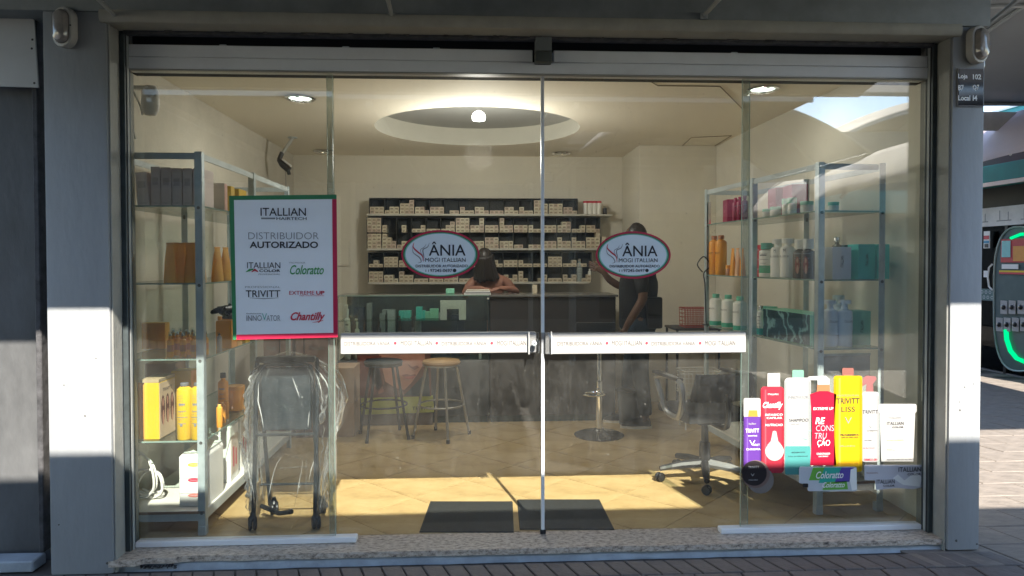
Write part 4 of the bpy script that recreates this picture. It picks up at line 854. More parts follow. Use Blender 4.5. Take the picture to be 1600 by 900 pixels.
p0 = RP(1199, .03, z); p1_ = RP(1279, .03, z); dl = (p0-p1_).length
t = T('gift_box', 'wide wave printed carton with a mint green end on the lower right shelf', 'carton', p1_, 0); t.rotation_euler = (0, 0, math.atan2(p0.y-p1_.y, p0.x-p1_.x))
ln = dl; MB().cbox(.0, ln*.98, -.16, 0, 0, .185, .003).build('box', tealm, t)
MB().box(.01, ln*.97, .0003, .0016, .003, .182).build('wave_print', seaw, t)
# street facing mint end
nb = MB().box(-.0016, -.0003, -.155, -.004, .003, .182).build('end_print', M('light_mint', (.36, .78, .54), .45), t)
for i, px in enumerate((1300, 1323)): q = RF(px, .09, z); b_ = bottle(['tall bluish white bottle half behind the main upright', 'tall bluish white bottle beside the mint carton'][i], q, .27, .042, wht, wht, 'round', shoulder=.80, caph=.09, text='ITALLIAN', tmat=inkg)
q = RF(1313, .26, z); bottle('bluish white bottle behind the front pair on the lower right shelf', q, .29, .042, wht, wht, 'round', shoulder=.80, caph=.09)
q = RF(1350, .14, z); carton('mint green carton on the lower right shelf', q, .11, .12, .20, tealm, text='ITALLIAN', vert=True)
# panel and bottom goods
t = T('gray_back_panel', 'plain gray panel closing the lower part of the right display unit', 'panel', RO+RD*.05+RE*.045+Vector((0, 0, .62)), math.atan2(RE.y, RE.x)); MB().cbox(0, .32, .01, .02, 0, .28, .002).build('board', M('panel_gray', (.36, .35, .33), .6), t); MB().cbox(0, .32, .004, .0098, .27, .285, .002).build('top_strip', steel, t)
for i, px in enumerate((1306, 1326, 1346)):
    q = RF(px, .12, RB); bottle(['clear lidded jar, left one on the right base board', 'clear lidded jar in the middle of the right base board', 'clear lidded jar, right one on the base board'][i], q, .14, .04, M('milky_jar', (.50, .52, .48), .15), white, 'jar', cat='jar', name='jar')
q = at(1418, 822, y=.36); t = T('white_bucket', 'tall pale cylindrical bin in the lower right corner behind the glass', 'bin', (q.x, .42, 0)); MB().lathe([(.075, 0), (.085, .005), (.092, .27), (.097, .275), (.097, .29), (.088, .29), (.08, .02)], n=28).build('body', M('pale_bin', (.58, .57, .50), .5, var=.15), t); MB().lathe([(.098, .282), (.103, .29), (.098, .297)], n=28).build('rim', white, t)
# ================================================================ STICKERS ON THE GLASS
YS = -.0235
def pz(px, py, y=YS): q = at(px, py, y=y); return q.x, q.z
def sheet(t, name, pts, mat, off, y=YS, th=.0012):
    o = Vector(t.location); P_ = [pz(px, py, y) for px, py in pts]
    return MB().prism([(a-o.x, b-o.z) for a, b in P_], y-off-o.y, y-off+th-o.y).build(name, mat, t)
stw = M('sticker_white', (.34, .345, .35), .35, var=.02)
# poster
yp = -.028; c = at(443, 416, y=yp)
t = T('authorised_dealer_poster', 'white poster with green and red border listing Itallian hair brands on the left glass', 'poster', (c.x, yp, c.z))
pg = M('poster_green', (.035, .20, .085), .4, var=.04); prd = M('poster_red', (.50, .02, .07), .4, var=.04)
q4 = lambda L_: L_
sheet(t, 'sheet', [(358, 306), (526, 304), (528, 527), (364, 531)], M('poster_white', (.80, .83, .88), .3, var=.02), 0, yp, .002)
sheet(t, 'green_border', [(358, 306), (526, 304), (526, 311), (365.5, 312.5), (369.5, 524), (369.5, 530.8), (364, 531)], pg, .0008, yp, .0008)
sheet(t, 'red_border', [(526, 311), (528, 527), (369.5, 530.8), (369.5, 523), (521, 520), (519, 311.2)], prd, .0008, yp, .0008)
for s, x0, x1, py, hp, m, kw in (
  ('ITALLIAN', 407, 478, 331, 12.5, ink, dict(bold=.25)), ('HAIRTECH', 432, 479, 341.5, 4.6, ink, dict(bold=.2)),
  ('DISTRIBUIDOR', 388, 498, 368.5, 11, inkg, dict(thin=1)), ('AUTORIZADO', 390, 497, 382.5, 10.5, ink, dict(bold=1)),
  ('ITALLIAN', 386, 438, 414.5, 9.5, ink, dict()), ('COLOR', 405, 438, 423, 4.2, ink, dict(bold=1)), ('PROFESSIONAL', 404, 438, 428.5, 2.3, inkg, dict()),
  ('ITALLIANCOLOR', 452, 477, 410.5, 2.3, inkg, dict()), ('Coloratto', 453, 506, 421.5, 15, inkgr, dict(bold=.5, shear=.35)),
  ('PROFESSIONAL', 383, 438, 448.5, 3, inkg, dict(thin=1)), ('TRIVITT', 384, 438, 459, 11, ink, dict(bold=.2)),
  ('EXTREME', 452, 491, 457.5, 6, inkr, dict()), ('UP', 494, 507, 457.5, 6.2, inkr, dict(bold=1.3)), ('HAIR CARE PROFESSIONAL', 468, 507, 462, 1.6, inkr, dict()),
  ('PROFESSIONAL', 385, 409, 490, 1.8, ink, dict()), ('INNO', 385, 409, 497, 9, inkg, dict()), ('V', 409.5, 417, 495, 11, inkt, dict()), ('ATOR', 416.5, 438, 497, 9, inkg, dict()),
  ('Chantilly', 454, 508, 496, 17, inkr, dict(bold=1, shear=.4))):
    ptext(s, x0, x1, py, hp, yp-.0018, m, t, **kw)
o = Vector(t.location)
for nm, m, pts, ws in (('green_swoosh', inkgr, [(384, 425), (390, 422), (396, 420.5)], (.002, .012, .006)), ('red_swoosh', inkr, [(393, 425), (398, 421.5), (403, 424.5)], (.003, .012, .006)), ('gray_line', inkg, [(408, 341.3), (430, 341.3)], (.008, .008)), ('underline', ink, [(390, 465.5), (412, 466.8), (436, 465.4)], (.001, .003, .001)), ('chantilly_stroke', inkr, [(488, 504), (498, 502.5), (505, 500.5)], (.001, .005, .002))):
    mb = MB(); rib(mb, [(pz(a, b, yp-.0018)[0]-o.x, pz(a, b, yp-.0018)[1]-o.z) for a, b in pts], ws, -.0018); mb.build(nm, m, t)
# oval door stickers
for cx_, cy_, rx, ry, y, lab in ((688, 397.5, 61, 38, .0195, 'oval Vânia sticker with red and green rings on the left sliding door'), (989.5, 398.5, 58.5, 37, .0195, 'oval Vânia sticker with red and green rings on the right sliding door')):
    c = at(cx_, cy_, y=y); t = T('oval_sticker', lab, 'sticker', (c.x, y, c.z)); n = 56
    for nm, k, m, off in (('red_ring', 1, prd, 0), ('green_ring', .955, pg, .0006), ('mint_ring', .915, M('ring_mint', (.25, .55, .50), .35), .0012), ('white_field', .885, M('oval_white', (.74, .80, .86), .3, var=.02), .0018)):
        kx, ky = (rx*k, ry*(k if k == 1 else k-.035))
        sheet(t, nm, [(cx_+kx*math.cos(2*math.pi*i/n), cy_+ky*math.sin(2*math.pi*i/n)) for i in range(n)], m, off, y, .0009)
    s_ = rx/61.; X = lambda a: cx_+(a-688)*s_; Y = lambda b: cy_+(b-397.5)*s_
    for s, x0, x1, py, hp, kw in (('ÂNIA', 670, 727.5, 388.5, 22, dict(bold=.3)), ('MOGI ITALLIAN', 664.5, 727.5, 406, 6.4, dict()), ('DISTRIBUIDOR AUTORIZADO', 649.5, 731, 415.6, 4.3, dict(bold=.6)), ('11', 665, 670, 423, 3.6, dict()), ('97245-0697', 672, 706.5, 422.6, 5, dict(bold=.5))):
        ptext(s, X(x0), X(x1), Y(py), hp*s_, y-.0032, ink, t, **kw)
    o = Vector(t.location)
    def rb(nm, m, pts, ws):
        mb = MB(); sp_ = [Vector((pz(X(a), Y(b), y-.003)[0]-o.x, pz(X(a), Y(b), y-.003)[1]-o.z)) for a, b in pts]; sp_ = smoothpath([Vector((p.x, p.y, 0)) for p in sp_], 6)
        k = len(sp_); W_ = [ws*(.15+math.sin(math.pi*i/(k-1)))*.9 for i in range(k)]; rib(mb, sp_, W_, -.003); mb.build(nm, m, t)
    rb('red_swirl', inkr, [(647, 379), (645.5, 386), (652, 393), (660, 400), (661.5, 409)], .0075)
    rb('gray_swirl', inkg, [(644, 386), (646, 395), (655, 402), (658, 409), (653, 411)], .005)
    rb('gray_swirl', inkg, [(671, 379), (668, 386), (661, 390), (662, 399), (663, 404)], .005)
    rb('gray_swirl', inkg, [(666, 381), (663, 386), (657, 391), (661, 402)], .003)
    mb = MB(); q = pz(X(710.3), Y(422.6), y-.003); k = 12; MB().lathe([(0, 0), (.0095*s_, 0), (.0095*s_, .0005), (0, .0005)], n=14).build('phone_icon', ink, t, (q[0]-o.x, -.0032, q[1]-o.z), (R(90), 0, 0))
# product stickers on the right fixed panel
def stk(name, lab, rect, cat='sticker'):
    x0, y0, x1, y1 = rect; c = at((x0+x1)/2, (y0+y1)/2, y=YS); return T(name, lab, cat, (c.x, YS, c.z))
SP = lambda n, c: M('sticker_'+n, tuple(v*(1 if n in ('gray_white', 'leaf', 'tealband', 'violet', 'silvergray') else .47) for v in c), .35, var=.04, vs=8)
def rrect(x0, y0, x1, y1, r, n=5, tx=0):
    o_ = []
    for cx_, cy_, a0 in ((x1-r-tx, y0+r, -90), (x1-r, y1-r, 0), (x0+r, y1-r, 90), (x0+r+tx, y0+r, 180)): o_ += [(cx_+r*math.cos(R(a0+90*i/n)), cy_+r*math.sin(R(a0+90*i/n))) for i in range(n+1)]
    return o_
def body(t, nm, rect, m, off, r=4, tx=0): return sheet(t, nm, rrect(*rect, r, tx=tx), m, off)
def prn(t, items, off=.0022):
    for s, x0, x1, py, hp, m, kw in items:
        if 'white' in t['label'] and 'red' not in t['label'] and 'purple' not in t['label']: m = ink if m is inkg else (inkg if m is inkl else m)
        ptext(s, x0, x1, py, hp, YS-off, m, t, **kw)
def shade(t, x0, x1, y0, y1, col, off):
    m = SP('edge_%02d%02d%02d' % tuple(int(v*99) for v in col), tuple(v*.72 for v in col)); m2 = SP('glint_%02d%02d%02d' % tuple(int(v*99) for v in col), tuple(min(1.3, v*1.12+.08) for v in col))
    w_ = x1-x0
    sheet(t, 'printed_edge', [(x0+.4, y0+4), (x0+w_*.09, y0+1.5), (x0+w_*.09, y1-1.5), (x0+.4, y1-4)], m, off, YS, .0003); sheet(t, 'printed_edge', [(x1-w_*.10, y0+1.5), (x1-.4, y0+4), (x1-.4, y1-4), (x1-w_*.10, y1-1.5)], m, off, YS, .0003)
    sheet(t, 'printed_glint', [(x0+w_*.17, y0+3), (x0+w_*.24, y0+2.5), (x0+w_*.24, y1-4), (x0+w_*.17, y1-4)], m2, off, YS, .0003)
W = stw; wh = M('sticker_pure_white', (.33, .33, .327), .35, var=.02)
t = stk('bottle_sticker', 'sticker of a purple Trivitt spray bottle with white cap, leftmost of the product stickers', (1162, 622, 1190, 740))
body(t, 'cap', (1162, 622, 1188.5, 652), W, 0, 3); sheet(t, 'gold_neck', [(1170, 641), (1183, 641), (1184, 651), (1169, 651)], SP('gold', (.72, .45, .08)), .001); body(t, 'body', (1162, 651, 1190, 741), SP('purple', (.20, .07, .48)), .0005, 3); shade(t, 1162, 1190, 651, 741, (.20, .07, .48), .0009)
prn(t, (('TRIVITT', 1165, 1186, 673, 6, inkw, {}), ('SHAMPOO', 1169, 1183, 681, 2, inkw, {}), ('V', 1171, 1180, 692, 8, inkw, dict(thin=1)), ('VIOLET', 1176, 1187, 695, 3, inkw, {}), ('CHROMA', 1166, 1188, 702, 3, inkw, {}), ('Itallian', 1170, 1181, 662, 3, inkl, {})))
t = stk('bottle_sticker', 'sticker of a tall red Chantilly bottle with a white drop, second from the left', (1188, 582, 1225, 739))
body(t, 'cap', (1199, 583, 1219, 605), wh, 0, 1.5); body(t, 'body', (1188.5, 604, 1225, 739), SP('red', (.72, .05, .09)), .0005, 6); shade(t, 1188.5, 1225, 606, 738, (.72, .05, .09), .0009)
n = 20; drop = [(1210+15*math.cos(a)*(1-.42*max(0, -math.sin(a))), 703+17*math.sin(a)+(-13 if math.sin(a) < -.9 else 0)) for a in [2*math.pi*i/n for i in range(n)]]
sheet(t, 'white_drop', drop, wh, .0016)
prn(t, (('Chantilly', 1192, 1223, 634, 12, inkw, dict(bold=1, shear=.4)), ('BIFASICO', 1196, 1223, 648, 3.2, inkw, {}), ('CAPILAR', 1198, 1222, 653, 3, inkw, {}), ('NUTRICAO', 1196, 1223, 664, 3.6, inkw, {}), ('ITALLIAN', 1200, 1216, 616, 2.5, inkw, {})))
prn(t, (('BAUNILHA', 1196, 1223, 703, 3.6, inkl, {}), ('300 ml', 1199, 1208, 696, 3, inkl, {})), .0032)
t = stk('bottle_sticker', 'sticker of a white and aqua Innovator shampoo bottle with mint cap', (1225, 578, 1267, 742))
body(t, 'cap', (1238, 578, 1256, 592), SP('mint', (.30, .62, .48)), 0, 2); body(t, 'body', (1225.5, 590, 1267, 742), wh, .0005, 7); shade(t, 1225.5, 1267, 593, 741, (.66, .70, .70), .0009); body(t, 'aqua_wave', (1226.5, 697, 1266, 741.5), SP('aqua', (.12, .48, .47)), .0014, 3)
prn(t, (('INNOVATOR', 1232, 1263, 620.5, 5.2, inkl, {}), ('SHAMPOO', 1233, 1263, 656.5, 5, inkg, {}), ('REPAIR', 1236, 1250, 662.5, 2.2, inkl, {}), ('REEQUILIBRA OS FIOS', 1237, 1258, 707, 2.2, inkg, {}), ('Uso profissional', 1232, 1262, 713, 2.2, inkg, {})), .0026)
mb = MB()
for i in range(22):
    x, y = 1228+random.random()*35, 668+random.random()*26; a = pz(x, y)
    mb.box(a[0]-t.location.x, a[0]-t.location.x+random.uniform(.008, .02), -.0018, -.0014, a[1]-t.location.z, a[1]-t.location.z+.004)
mb.build('aqua_speckle', SP('aqua_pale', (.50, .72, .68)), t)['kind'] = 'stuff'
t = stk('bottle_sticker', 'sticker of a waisted red Extreme Up bottle with white pump and copper neck', (1267, 588, 1306, 727))
sheet(t, 'pump', [(1259, 592), (1264, 588), (1290, 587), (1296, 592), (1296, 601), (1277, 601), (1277, 594), (1262, 594)], W, .0018); sheet(t, 'copper_neck', [(1277, 600), (1296, 600), (1297, 613), (1276, 613)], SP('copper', (.75, .30, .14)), .001)
k = 10; lft = [(1265.5+3.2*math.sin(math.pi*i/k)**1, 616+111*i/k) for i in range(k+1)]; sheet(t, 'body', [(1280, 611), (1293, 611)]+[(2*1286-a, b) for a, b in lft]+lft[::-1], SP('crimson', (.72, .015, .06)), .0022)
prn(t, (('EXTREME UP', 1271, 1302, 638.5, 4, inkw, {}), ('RE', 1274, 1289, 657.5, 10, inkw, dict(bold=.7, shear=.2)), ('CONS', 1275, 1303, 669, 9, M('pink_sticker_ink', (.85, .35, .40), .4), {}), ('TRU', 1273, 1292, 681, 9, M('pink_sticker_ink', (.85, .35, .4), .4), dict(shear=.15)), ('ÇÃO', 1277, 1297, 692, 13, inkw, dict(shear=.1)), ('CONDICIONADOR', 1276, 1297, 709, 3, inkw, {}), ('USO DIARIO', 1279, 1294, 713, 2, inkw, {})), .0042)
t = stk('bottle_sticker', 'sticker of a yellow Trivitt Liss bottle with a brown cap, largest of the product stickers', (1303, 575, 1347, 738))
body(t, 'cap', (1316, 575, 1334, 587), SP('brown', (.45, .18, .15)), 0, 2); sheet(t, 'neck', [(1318, 586), (1332, 586), (1332, 590), (1318, 590)], SP('copper', (.75, .30, .14)), .0012); body(t, 'body', (1302.5, 587, 1347, 737), SP('yellow', (.95, .62, .01)), .0018, 4); shade(t, 1302.5, 1347, 588, 736, (.95, .62, .01), .0022)
prn(t, (('PROFESSIONAL', 1308, 1343, 618, 2.6, inkg, dict(thin=1)), ('TRIVITT', 1307, 1343, 626.5, 8.5, ink, dict(bold=.2)), ('LISS', 1315, 1336, 639.5, 8, ink, dict(thin=.5)), ('V', 1320, 1331, 657, 10, inkg, dict(thin=1)), ('PROGRESSIVA', 1313, 1342, 679.5, 3, ink, dict(bold=1)), ('ESPECIAL PARA LISOS', 1315, 1341, 683.5, 2, ink, dict(bold=.5)), ('1000 ml 33.8 fl oz', 1312, 1336, 697, 2, inkg, {}), ('PROGRESSIVA LISS', 1309, 1341, 725, 4, M('amber_ink', (.5, .22, .02), .4), {})), .0036)
t = stk('bottle_sticker', 'sticker of a slim white Trivitt spray bottle with a rose trigger', (1347, 585, 1373, 723))
sheet(t, 'trigger', [(1349, 590), (1354, 587), (1368, 588), (1370, 592), (1364, 600), (1365, 613), (1353, 613), (1354, 600), (1347, 604)], SP('rose', (.48, .20, .20)), 0); body(t, 'body', (1346.5, 612, 1373.5, 722), wh, .0005, 5); shade(t, 1346.5, 1373.5, 615, 721, (.66, .66, .68), .0009)
prn(t, (('TRIVITT', 1348, 1372, 643.5, 5.5, inkg, {}), ('V', 1358, 1364, 667, 5, inkl, {}), ('CAUTERIZACAO', 1354, 1371, 673, 2, inkg, {}), ('PROTEINA', 1351, 1362, 688, 2, inkg, {}), ('HIDRATACAO', 1349, 1367, 700, 2, inkr, {}), ('TERMICO 230', 1350, 1370, 718, 3.4, inkr, dict(bold=1))), .0022)
t = stk('tub_sticker', 'sticker of a wide white Itallian Color tub with a rimmed lid, rightmost sticker', (1373, 630, 1432, 722))
body(t, 'lid', (1372.5, 631, 1432, 645), W, .001, 3); sheet(t, 'body', [(1374.5, 644), (1430, 644), (1427, 721), (1377, 721)], wh, .0005)
prn(t, (('ITALLIAN', 1389, 1408, 652.5, 3, inkl, {}), ('ITALLIAN', 1386, 1412, 661.5, 5, inkg, {}), ('COLOR', 1394, 1412, 667.5, 2.6, inkg, dict(bold=1)), ('PO DESCOLORANTE', 1386, 1412, 688, 2.2, M('gold_ink', (.6, .45, .15), .4), {}), ('500 g', 1386, 1398, 703, 2.4, M('gold_ink', (.6, .45, .15), .4), {}), ('MANTER FORA DO ALCANCE', 1386, 1428, 718, 2.4, inkg, {})), .0022)
t = stk('jar_sticker', 'round sticker of a black Trivitt jar lid at the left foot of the product stickers', (1158, 718, 1202, 762)); o = Vector(t.location)
n = 30; circ = lambda cx_, cy_, r: [(cx_+r*math.cos(2*math.pi*i/n), cy_+r*math.sin(2*math.pi*i/n)) for i in range(n)]
sheet(t, 'clear_base', circ(1188, 750, 21), M('smoky_jar', (.18, .16, .15), .3), .0026); sheet(t, 'jar_rim', circ(1180.5, 740.5, 21.8), M('jar_rim_brown', (.16, .11, .10), .3), .0036); sheet(t, 'lid', circ(1178, 739, 19.5), M('jar_black', (.025, .02, .022), .3), .0046)
prn(t, (('TRIVITT', 1169, 1186, 730, 3.6, inkl, {}), ('V', 1173, 1179, 742, 4, inkl, {}), ('MASCARA', 1170, 1184, 750, 2, inkl, {})), .0064)
t = stk('tube_sticker', 'torn sticker of two Coloratto tubes with green, teal and violet bands', (1247, 727, 1338, 767))
body(t, 'tube', (1248, 729, 1338, 755), SP('gray_white', (.50, .53, .58)), .0042, 3); body(t, 'tube', (1261, 750, 1338, 767), SP('gray_white', (.50, .53, .58)), .0056, 3)
sheet(t, 'green_band', [(1270, 730), (1292, 730), (1280, 754), (1262, 754)], SP('leaf', (.14, .42, .06)), .0052); sheet(t, 'teal_band', [(1288, 730), (1318, 730), (1306, 754), (1278, 754)], SP('tealband', (.03, .38, .30)), .0060); sheet(t, 'violet_band', [(1314, 730), (1333, 730), (1326, 752), (1303, 754)], SP('violet', (.10, .07, .35)), .0066)
sheet(t, 'green_band', [(1290, 753), (1322, 751), (1324, 764), (1284, 765)], SP('leaf', (.14, .42, .06)), .0066); sheet(t, 'torn_end', [(1328, 733), (1337, 730), (1338, 764), (1330, 766), (1327, 750)], white, .0072); body(t, 'black_cap', (1254, 755, 1262, 761), blackp, .0066, 1)
prn(t, (('Coloratto', 1275, 1318, 742, 11, inkw, dict(bold=.7, shear=.35)), ('Coloratto', 1285, 1320, 757.5, 8.5, inkw, dict(bold=.7, shear=.35))), .0085)
t = stk('tube_sticker', 'torn silvery sticker of two Itallian Color tubes in the lower right corner', (1350, 725, 1441, 765))
sg_ = SP('silvergray', (.55, .55, .60)); body(t, 'tube', (1350, 726, 1440, 750), sg_, .0042, 2); sheet(t, 'tube', [(1366, 748), (1441, 746), (1440, 761), (1425, 764), (1400, 762), (1368, 765)], sg_, .0056); sheet(t, 'torn_fold', [(1394, 747), (1402, 741), (1412, 750), (1430, 738), (1440, 745), (1436, 760), (1410, 757)], white, .0064)
prn(t, (('ITALLIAN', 1404, 1439, 733.5, 7, ink, dict(bold=.3)), ('COLOR', 1418, 1439, 741, 3, ink, dict(bold=1)), ('ITALLIAN', 1370, 1398, 752.5, 6, ink, dict(bold=.3)), ('COLOR', 1380, 1398, 759, 3, ink, dict(bold=1)), ('PROFESSIONAL', 1354, 1372, 739, 2.2, M('brown_ink', (.3, .12, .06), .5), {})), .0076)
# ================================================================ COUNTER
CY = 2.60; cx0, cxm, cx1 = at(527, 560, y=CY).x, at(765, 560, y=CY).x, at(962, 560, y=CY).x; CT = at(800, 461, y=CY).z; CZ = .0
t = T('service_counter', 'dark gray solid counter on the right in front of the back shelves', 'counter', (cxm, CY, 0))
MB().cbox(.003, cx1-cxm, .0, .45, .06, CT-.02, .004).build('front_panel', darkg, t); MB().cbox(.0, cx1-cxm+.02, -.02, .47, CT-.019, CT, .003).build('counter_top', M('dark_top', (.13, .125, .12), .25), t); MB().box(.01, cx1-cxm-.02, .02, .4, 0, .058).build('kick_board', M('green_black', (.02, .05, .045), .5), t)
t = T('glass_display_counter', 'glass display counter on the left with a slate lower body', 'counter', (cx0, CY, 0)); w_ = cxm-cx0; zb = at(650, 553, y=CY).z-.06
MB().cbox(0, w_-.003, .0, .45, .06, zb, .004).build('lower_body', bluegray, t); MB().box(.01, w_-.02, .02, .42, 0, .058).build('kick_board', MATS['green_black'], t)
MB().box(.004, w_-.006, .0, .005, zb+.001, CT-.006).build('front_glass', G_CASE, t); MB().cbox(0, w_-.003, -.002, .45, CT-.005, CT+.002, .001).build('top_glass', G_CASE, t); MB().box(0, w_-.003, -.006, -.0025, CT-.006, CT+.003).build('top_edge', gedge, t)
for x in (.0, w_-.012, w_*.5): MB().cbox(x, x+.009, .006, .016, zb+.001, CT-.006, .001).build('corner_profile', M('profile_dark', (.05, .06, .07), .4), t)
MB().box(.01, w_-.015, .44, .448, zb+.001, CT-.008).build('back_panel', M('navy_back', (.03, .05, .06), .5), t); IS = at(700, 499, y=CY+.1).z; MB().box(.01, w_-.015, .02, .43, IS-.007, IS-.001).build('inner_shelf', G_SH, t)
MB().lathe([(.008, 0), (.008, .02), (0, .02)], n=8).build('knob', white, t, (w_-.012, -.001, CT-.03), (R(90), 0, 0))
rr_ = random.Random(11); k = 0
for px, py0, py1, ww, m_, l_ in ((627, 457, 470, 7, tealc, 'tiny teal carton'), (660, 455, 468, 8, tealc, 'teal carton stack'), (703, 454, 462, 14, tealm, 'pale mint carton'), (576, 474, 500, 7, M('pale_gray_box', (.35, .38, .38), .5), 'tall gray carton stack'), (605, 477, 492, 18, MATS['pale_gray_box'], 'gray carton group'), (632, 482, 495, 20, tealc, 'teal carton row'), (655, 472, 492, 10, tealc, 'teal carton tower'), (678, 472, 488, 14, tealm, 'mint carton pair'), (668, 460, 471, 9, tealm, 'mint carton'), (690, 464, 471, 16, MATS['pale_gray_box'], 'flat gray carton'), (562, 480, 518, 16, M('navy_box', (.03, .045, .08), .5), 'navy carton'), (598, 490, 518, 10, MATS['pale_gray_box'], 'gray carton'), (612, 484, 517, 12, M('crystal_box', (.5, .55, .56), .2), 'shiny pale carton'), (652, 495, 518, 10, MATS['pale_gray_box'], 'small gray carton'), (715, 492, 520, 22, MATS['navy_box'], 'low navy carton')):
    q = at(px, py1, y=CY+.2); q2 = at(px, py0, y=CY+.2); zb_ = q.z; top = q2.z
    zs_b = CT+.003 if py1 <= 462 else (IS if py1 < 500 else zb+.0015)
    hgt = max(.045, min((py1-py0)*.0054 if py1 < 500 else top-zs_b, (CT-.02 if zs_b < CT else 9)-zs_b)); k += 1
    wd = ww*.0056; nr = max(1, round(hgt/.06)); nc = max(1, round(wd/.055))
    nm_ = ['far left', 'left', 'left middle', 'middle', 'right middle', 'right'][min(5, max(0, int((px-545)/35)))]
    t = T('carton', f'{l_} {"on top of" if zs_b > CT else ("on the inner shelf of" if zs_b > zb+.02 else "on the floor of")} the glass counter, {nm_}', 'carton', (q.x, CY+.15+rr_.uniform(0, .12), zs_b))
    if nr*nc > 1:
        for a in range(nc):
            for b in range(nr): MB().cbox(-wd/2+a*wd/nc+.001, -wd/2+(a+1)*wd/nc-.001, 0, .1, b*hgt/nr+.0005, (b+1)*hgt/nr-.0005, .001).build('box', m_, t)
    else: MB().cbox(-wd/2, wd/2, 0, .1, 0, hgt, .002).build('box', m_, t)
for px, py1, hh, m_, l_ in ((543, 518, 42, whb, 'tall white pump bottle at the left end of the glass counter'), (558, 518, 20, whb, 'small white pump bottle beside the tall one'), (592, 518, 22, dkb, 'dark flask in the glass counter, left'), (625, 518, 24, dkb, 'dark flask in the glass counter, middle'), (645, 518, 22, dkb, 'dark flask in the glass counter, right')):
    q = at(px, py1, y=CY+.12); bottle(l_, (q.x, CY+.12, zb+.0015), at(px, py1-hh, y=CY+.12).z-zb, .028 if hh > 30 else .022, m_, m_, 'pump', shoulder=.75, caph=.15)
t = T('white_frame_sheet', 'white upright sheet with a square notch cut from its bottom edge, in the glass counter', 'sheet', (at(708, 484, y=CY+.05).x, CY+.05, IS)); a = at(687, 498, y=CY+.05); b = at(727, 469, y=CY+.05); w2 = (b.x-a.x)/2; h_ = at(708, 469, y=CY+.05).z-IS
MB().prism([(-w2, .0), (-w2*.5, 0), (-w2*.5, h_*.55), (w2*.45, h_*.55), (w2*.45, 0), (w2, 0), (w2, h_), (-w2, h_)], 0, .01).build('sheet', M('bright_sheet', (.75, .77, .72), .5), t)
t = T('paper_stack', 'stack of white catalogues on the glass counter top near the seated person', 'papers', (at(746, 459, y=CY+.1).x, CY+.03, CT+.003), .0)
for i in range(4): MB().cbox(-.12+.008*i, .12-.004*i, .0, .18, .011*i, .011*i+.009, .001).build('catalogue', [white, M('catalogue_gray', (.3, .3, .32), .5), white, M('catalogue_cream', (.6, .56, .48), .5)][i], t)
t = T('folded_card_display', 'crumpled white folded card standing in the glass counter beside the dark panel', 'card', (at(750, 505, y=CY+.06).x, CY+.06, zb+.0015)); mb = MB()
for i in range(6): a = R(i*30-80); mb.cbox(-.045, .045, -.002, .002, .07+i*.012, .085+i*.012, .001, T=Matrix.Rotation(R(-20+i*9), 4, 'Y') @ Matrix.Rotation(a*.2, 4, 'Z'))
mb.build('folds', white, t); MB().cbox(-.012, .012, -.01, .01, 0, .075, .002).build('stem', wplas, t)
t = T('small_carton_tower', 'little cream carton tower on the dark counter near the door stile', 'carton', (at(836, 459, y=CY+.2).x, CY+.2, CT+.001))
dye = M('dye_carton', (.62, .54, .40), .5, var=.1, vs=30); dlab = M('dye_label', (.33, .27, .20), .5)
for i in range(2): MB().cbox(-.02, .02, 0, .1, i*.041, i*.041+.04, .001).build('box', dye, t)
# poster box, cardboard boxes, mats
t = T('printed_face_poster', 'large printed poster of a face with a yellow Trivitt strip leaning on the counter foot', 'poster', (at(617, 600, y=CY-.06).x, CY-.06, 0)); o = Vector(t.location)
yy = CY-.075; P2 = lambda px, py: (at(px, py, y=yy).x-o.x, at(px, py, y=yy).z-o.z)
MB().prism([P2(556, 530), P2(672, 530), P2(674, 625), P2(562, 625)], -.015, .02).build('board', M('poster_brown', (.16, .07, .055), .5, var=.35, vs=7), t)
MB().prism([P2(564, 622), P2(676, 619), P2(678, 644), P2(565, 648)], -.017, .02).build('yellow_strip', M('lime_strip', (.42, .45, .10), .5, var=.15), t)
MB().prism([P2(566, 649), P2(676, 645), P2(676, 665), P2(567, 665)], -.005, .02).build('lower_board', M('gray_brown_board', (.16, .13, .11), .6), t)
fsk = M('printed_face_skin', (.55, .27, .20), .5, var=.12, vs=9)
MB().prism([P2(*p_) for p_ in ((612, 531), (664, 531), (664, 566), (655, 580), (643, 598), (632, 609), (618, 606), (602, 596), (596, 570), (590, 545))], -.0165, -.0152).build('face', fsk, t)
for nm, pts, m_ in (('shadowed_hair', ((560, 556), (596, 556), (600, 600), (585, 618), (562, 618)), M('auburn', (.20, .06, .04), .5, var=.3)), ('lock_of_hair', ((572, 560), (590, 560), (600, 612), (592, 616), (580, 590)), M('auburn_light', (.34, .13, .09), .5, var=.3)), ('collar', ((668, 562), (662, 586), (640, 609), (630, 618), (672, 619)), M('slate_cloth', (.04, .06, .07), .6))):
    MB().prism([P2(*p_) for p_ in pts], -.0185, -.0172).build(nm, m_, t)
for nm, pts, m_ in (('nose_shadow', ((636, 568), (641, 574), (648, 578), (655, 574), (652, 571), (644, 573)), M('lip_shadow', (.25, .09, .07), .5)), ('upper_lip', ((628, 586), (636, 584), (641, 586), (649, 584), (650, 587), (630, 588.5)), M('lip_shadow', (.25, .09, .07), .5)), ('lower_lip', ((630, 588.5), (650, 587), (645, 592), (636, 592)), M('lip_red', (.45, .12, .11), .4))):
    MB().prism([P2(*p_) for p_ in pts], -.0200, -.0188).build(nm, m_, t)
a = P2(644, 638); b = P2(675, 636); letters('TRIVITT', ((a[0]+b[0])/2, -.0195, a[1]), b[0]-a[0], .03, ink, t, bold=.2)
ckl = M('mauve_cardboard', (.27, .16, .13), .7, var=.1, vs=8)
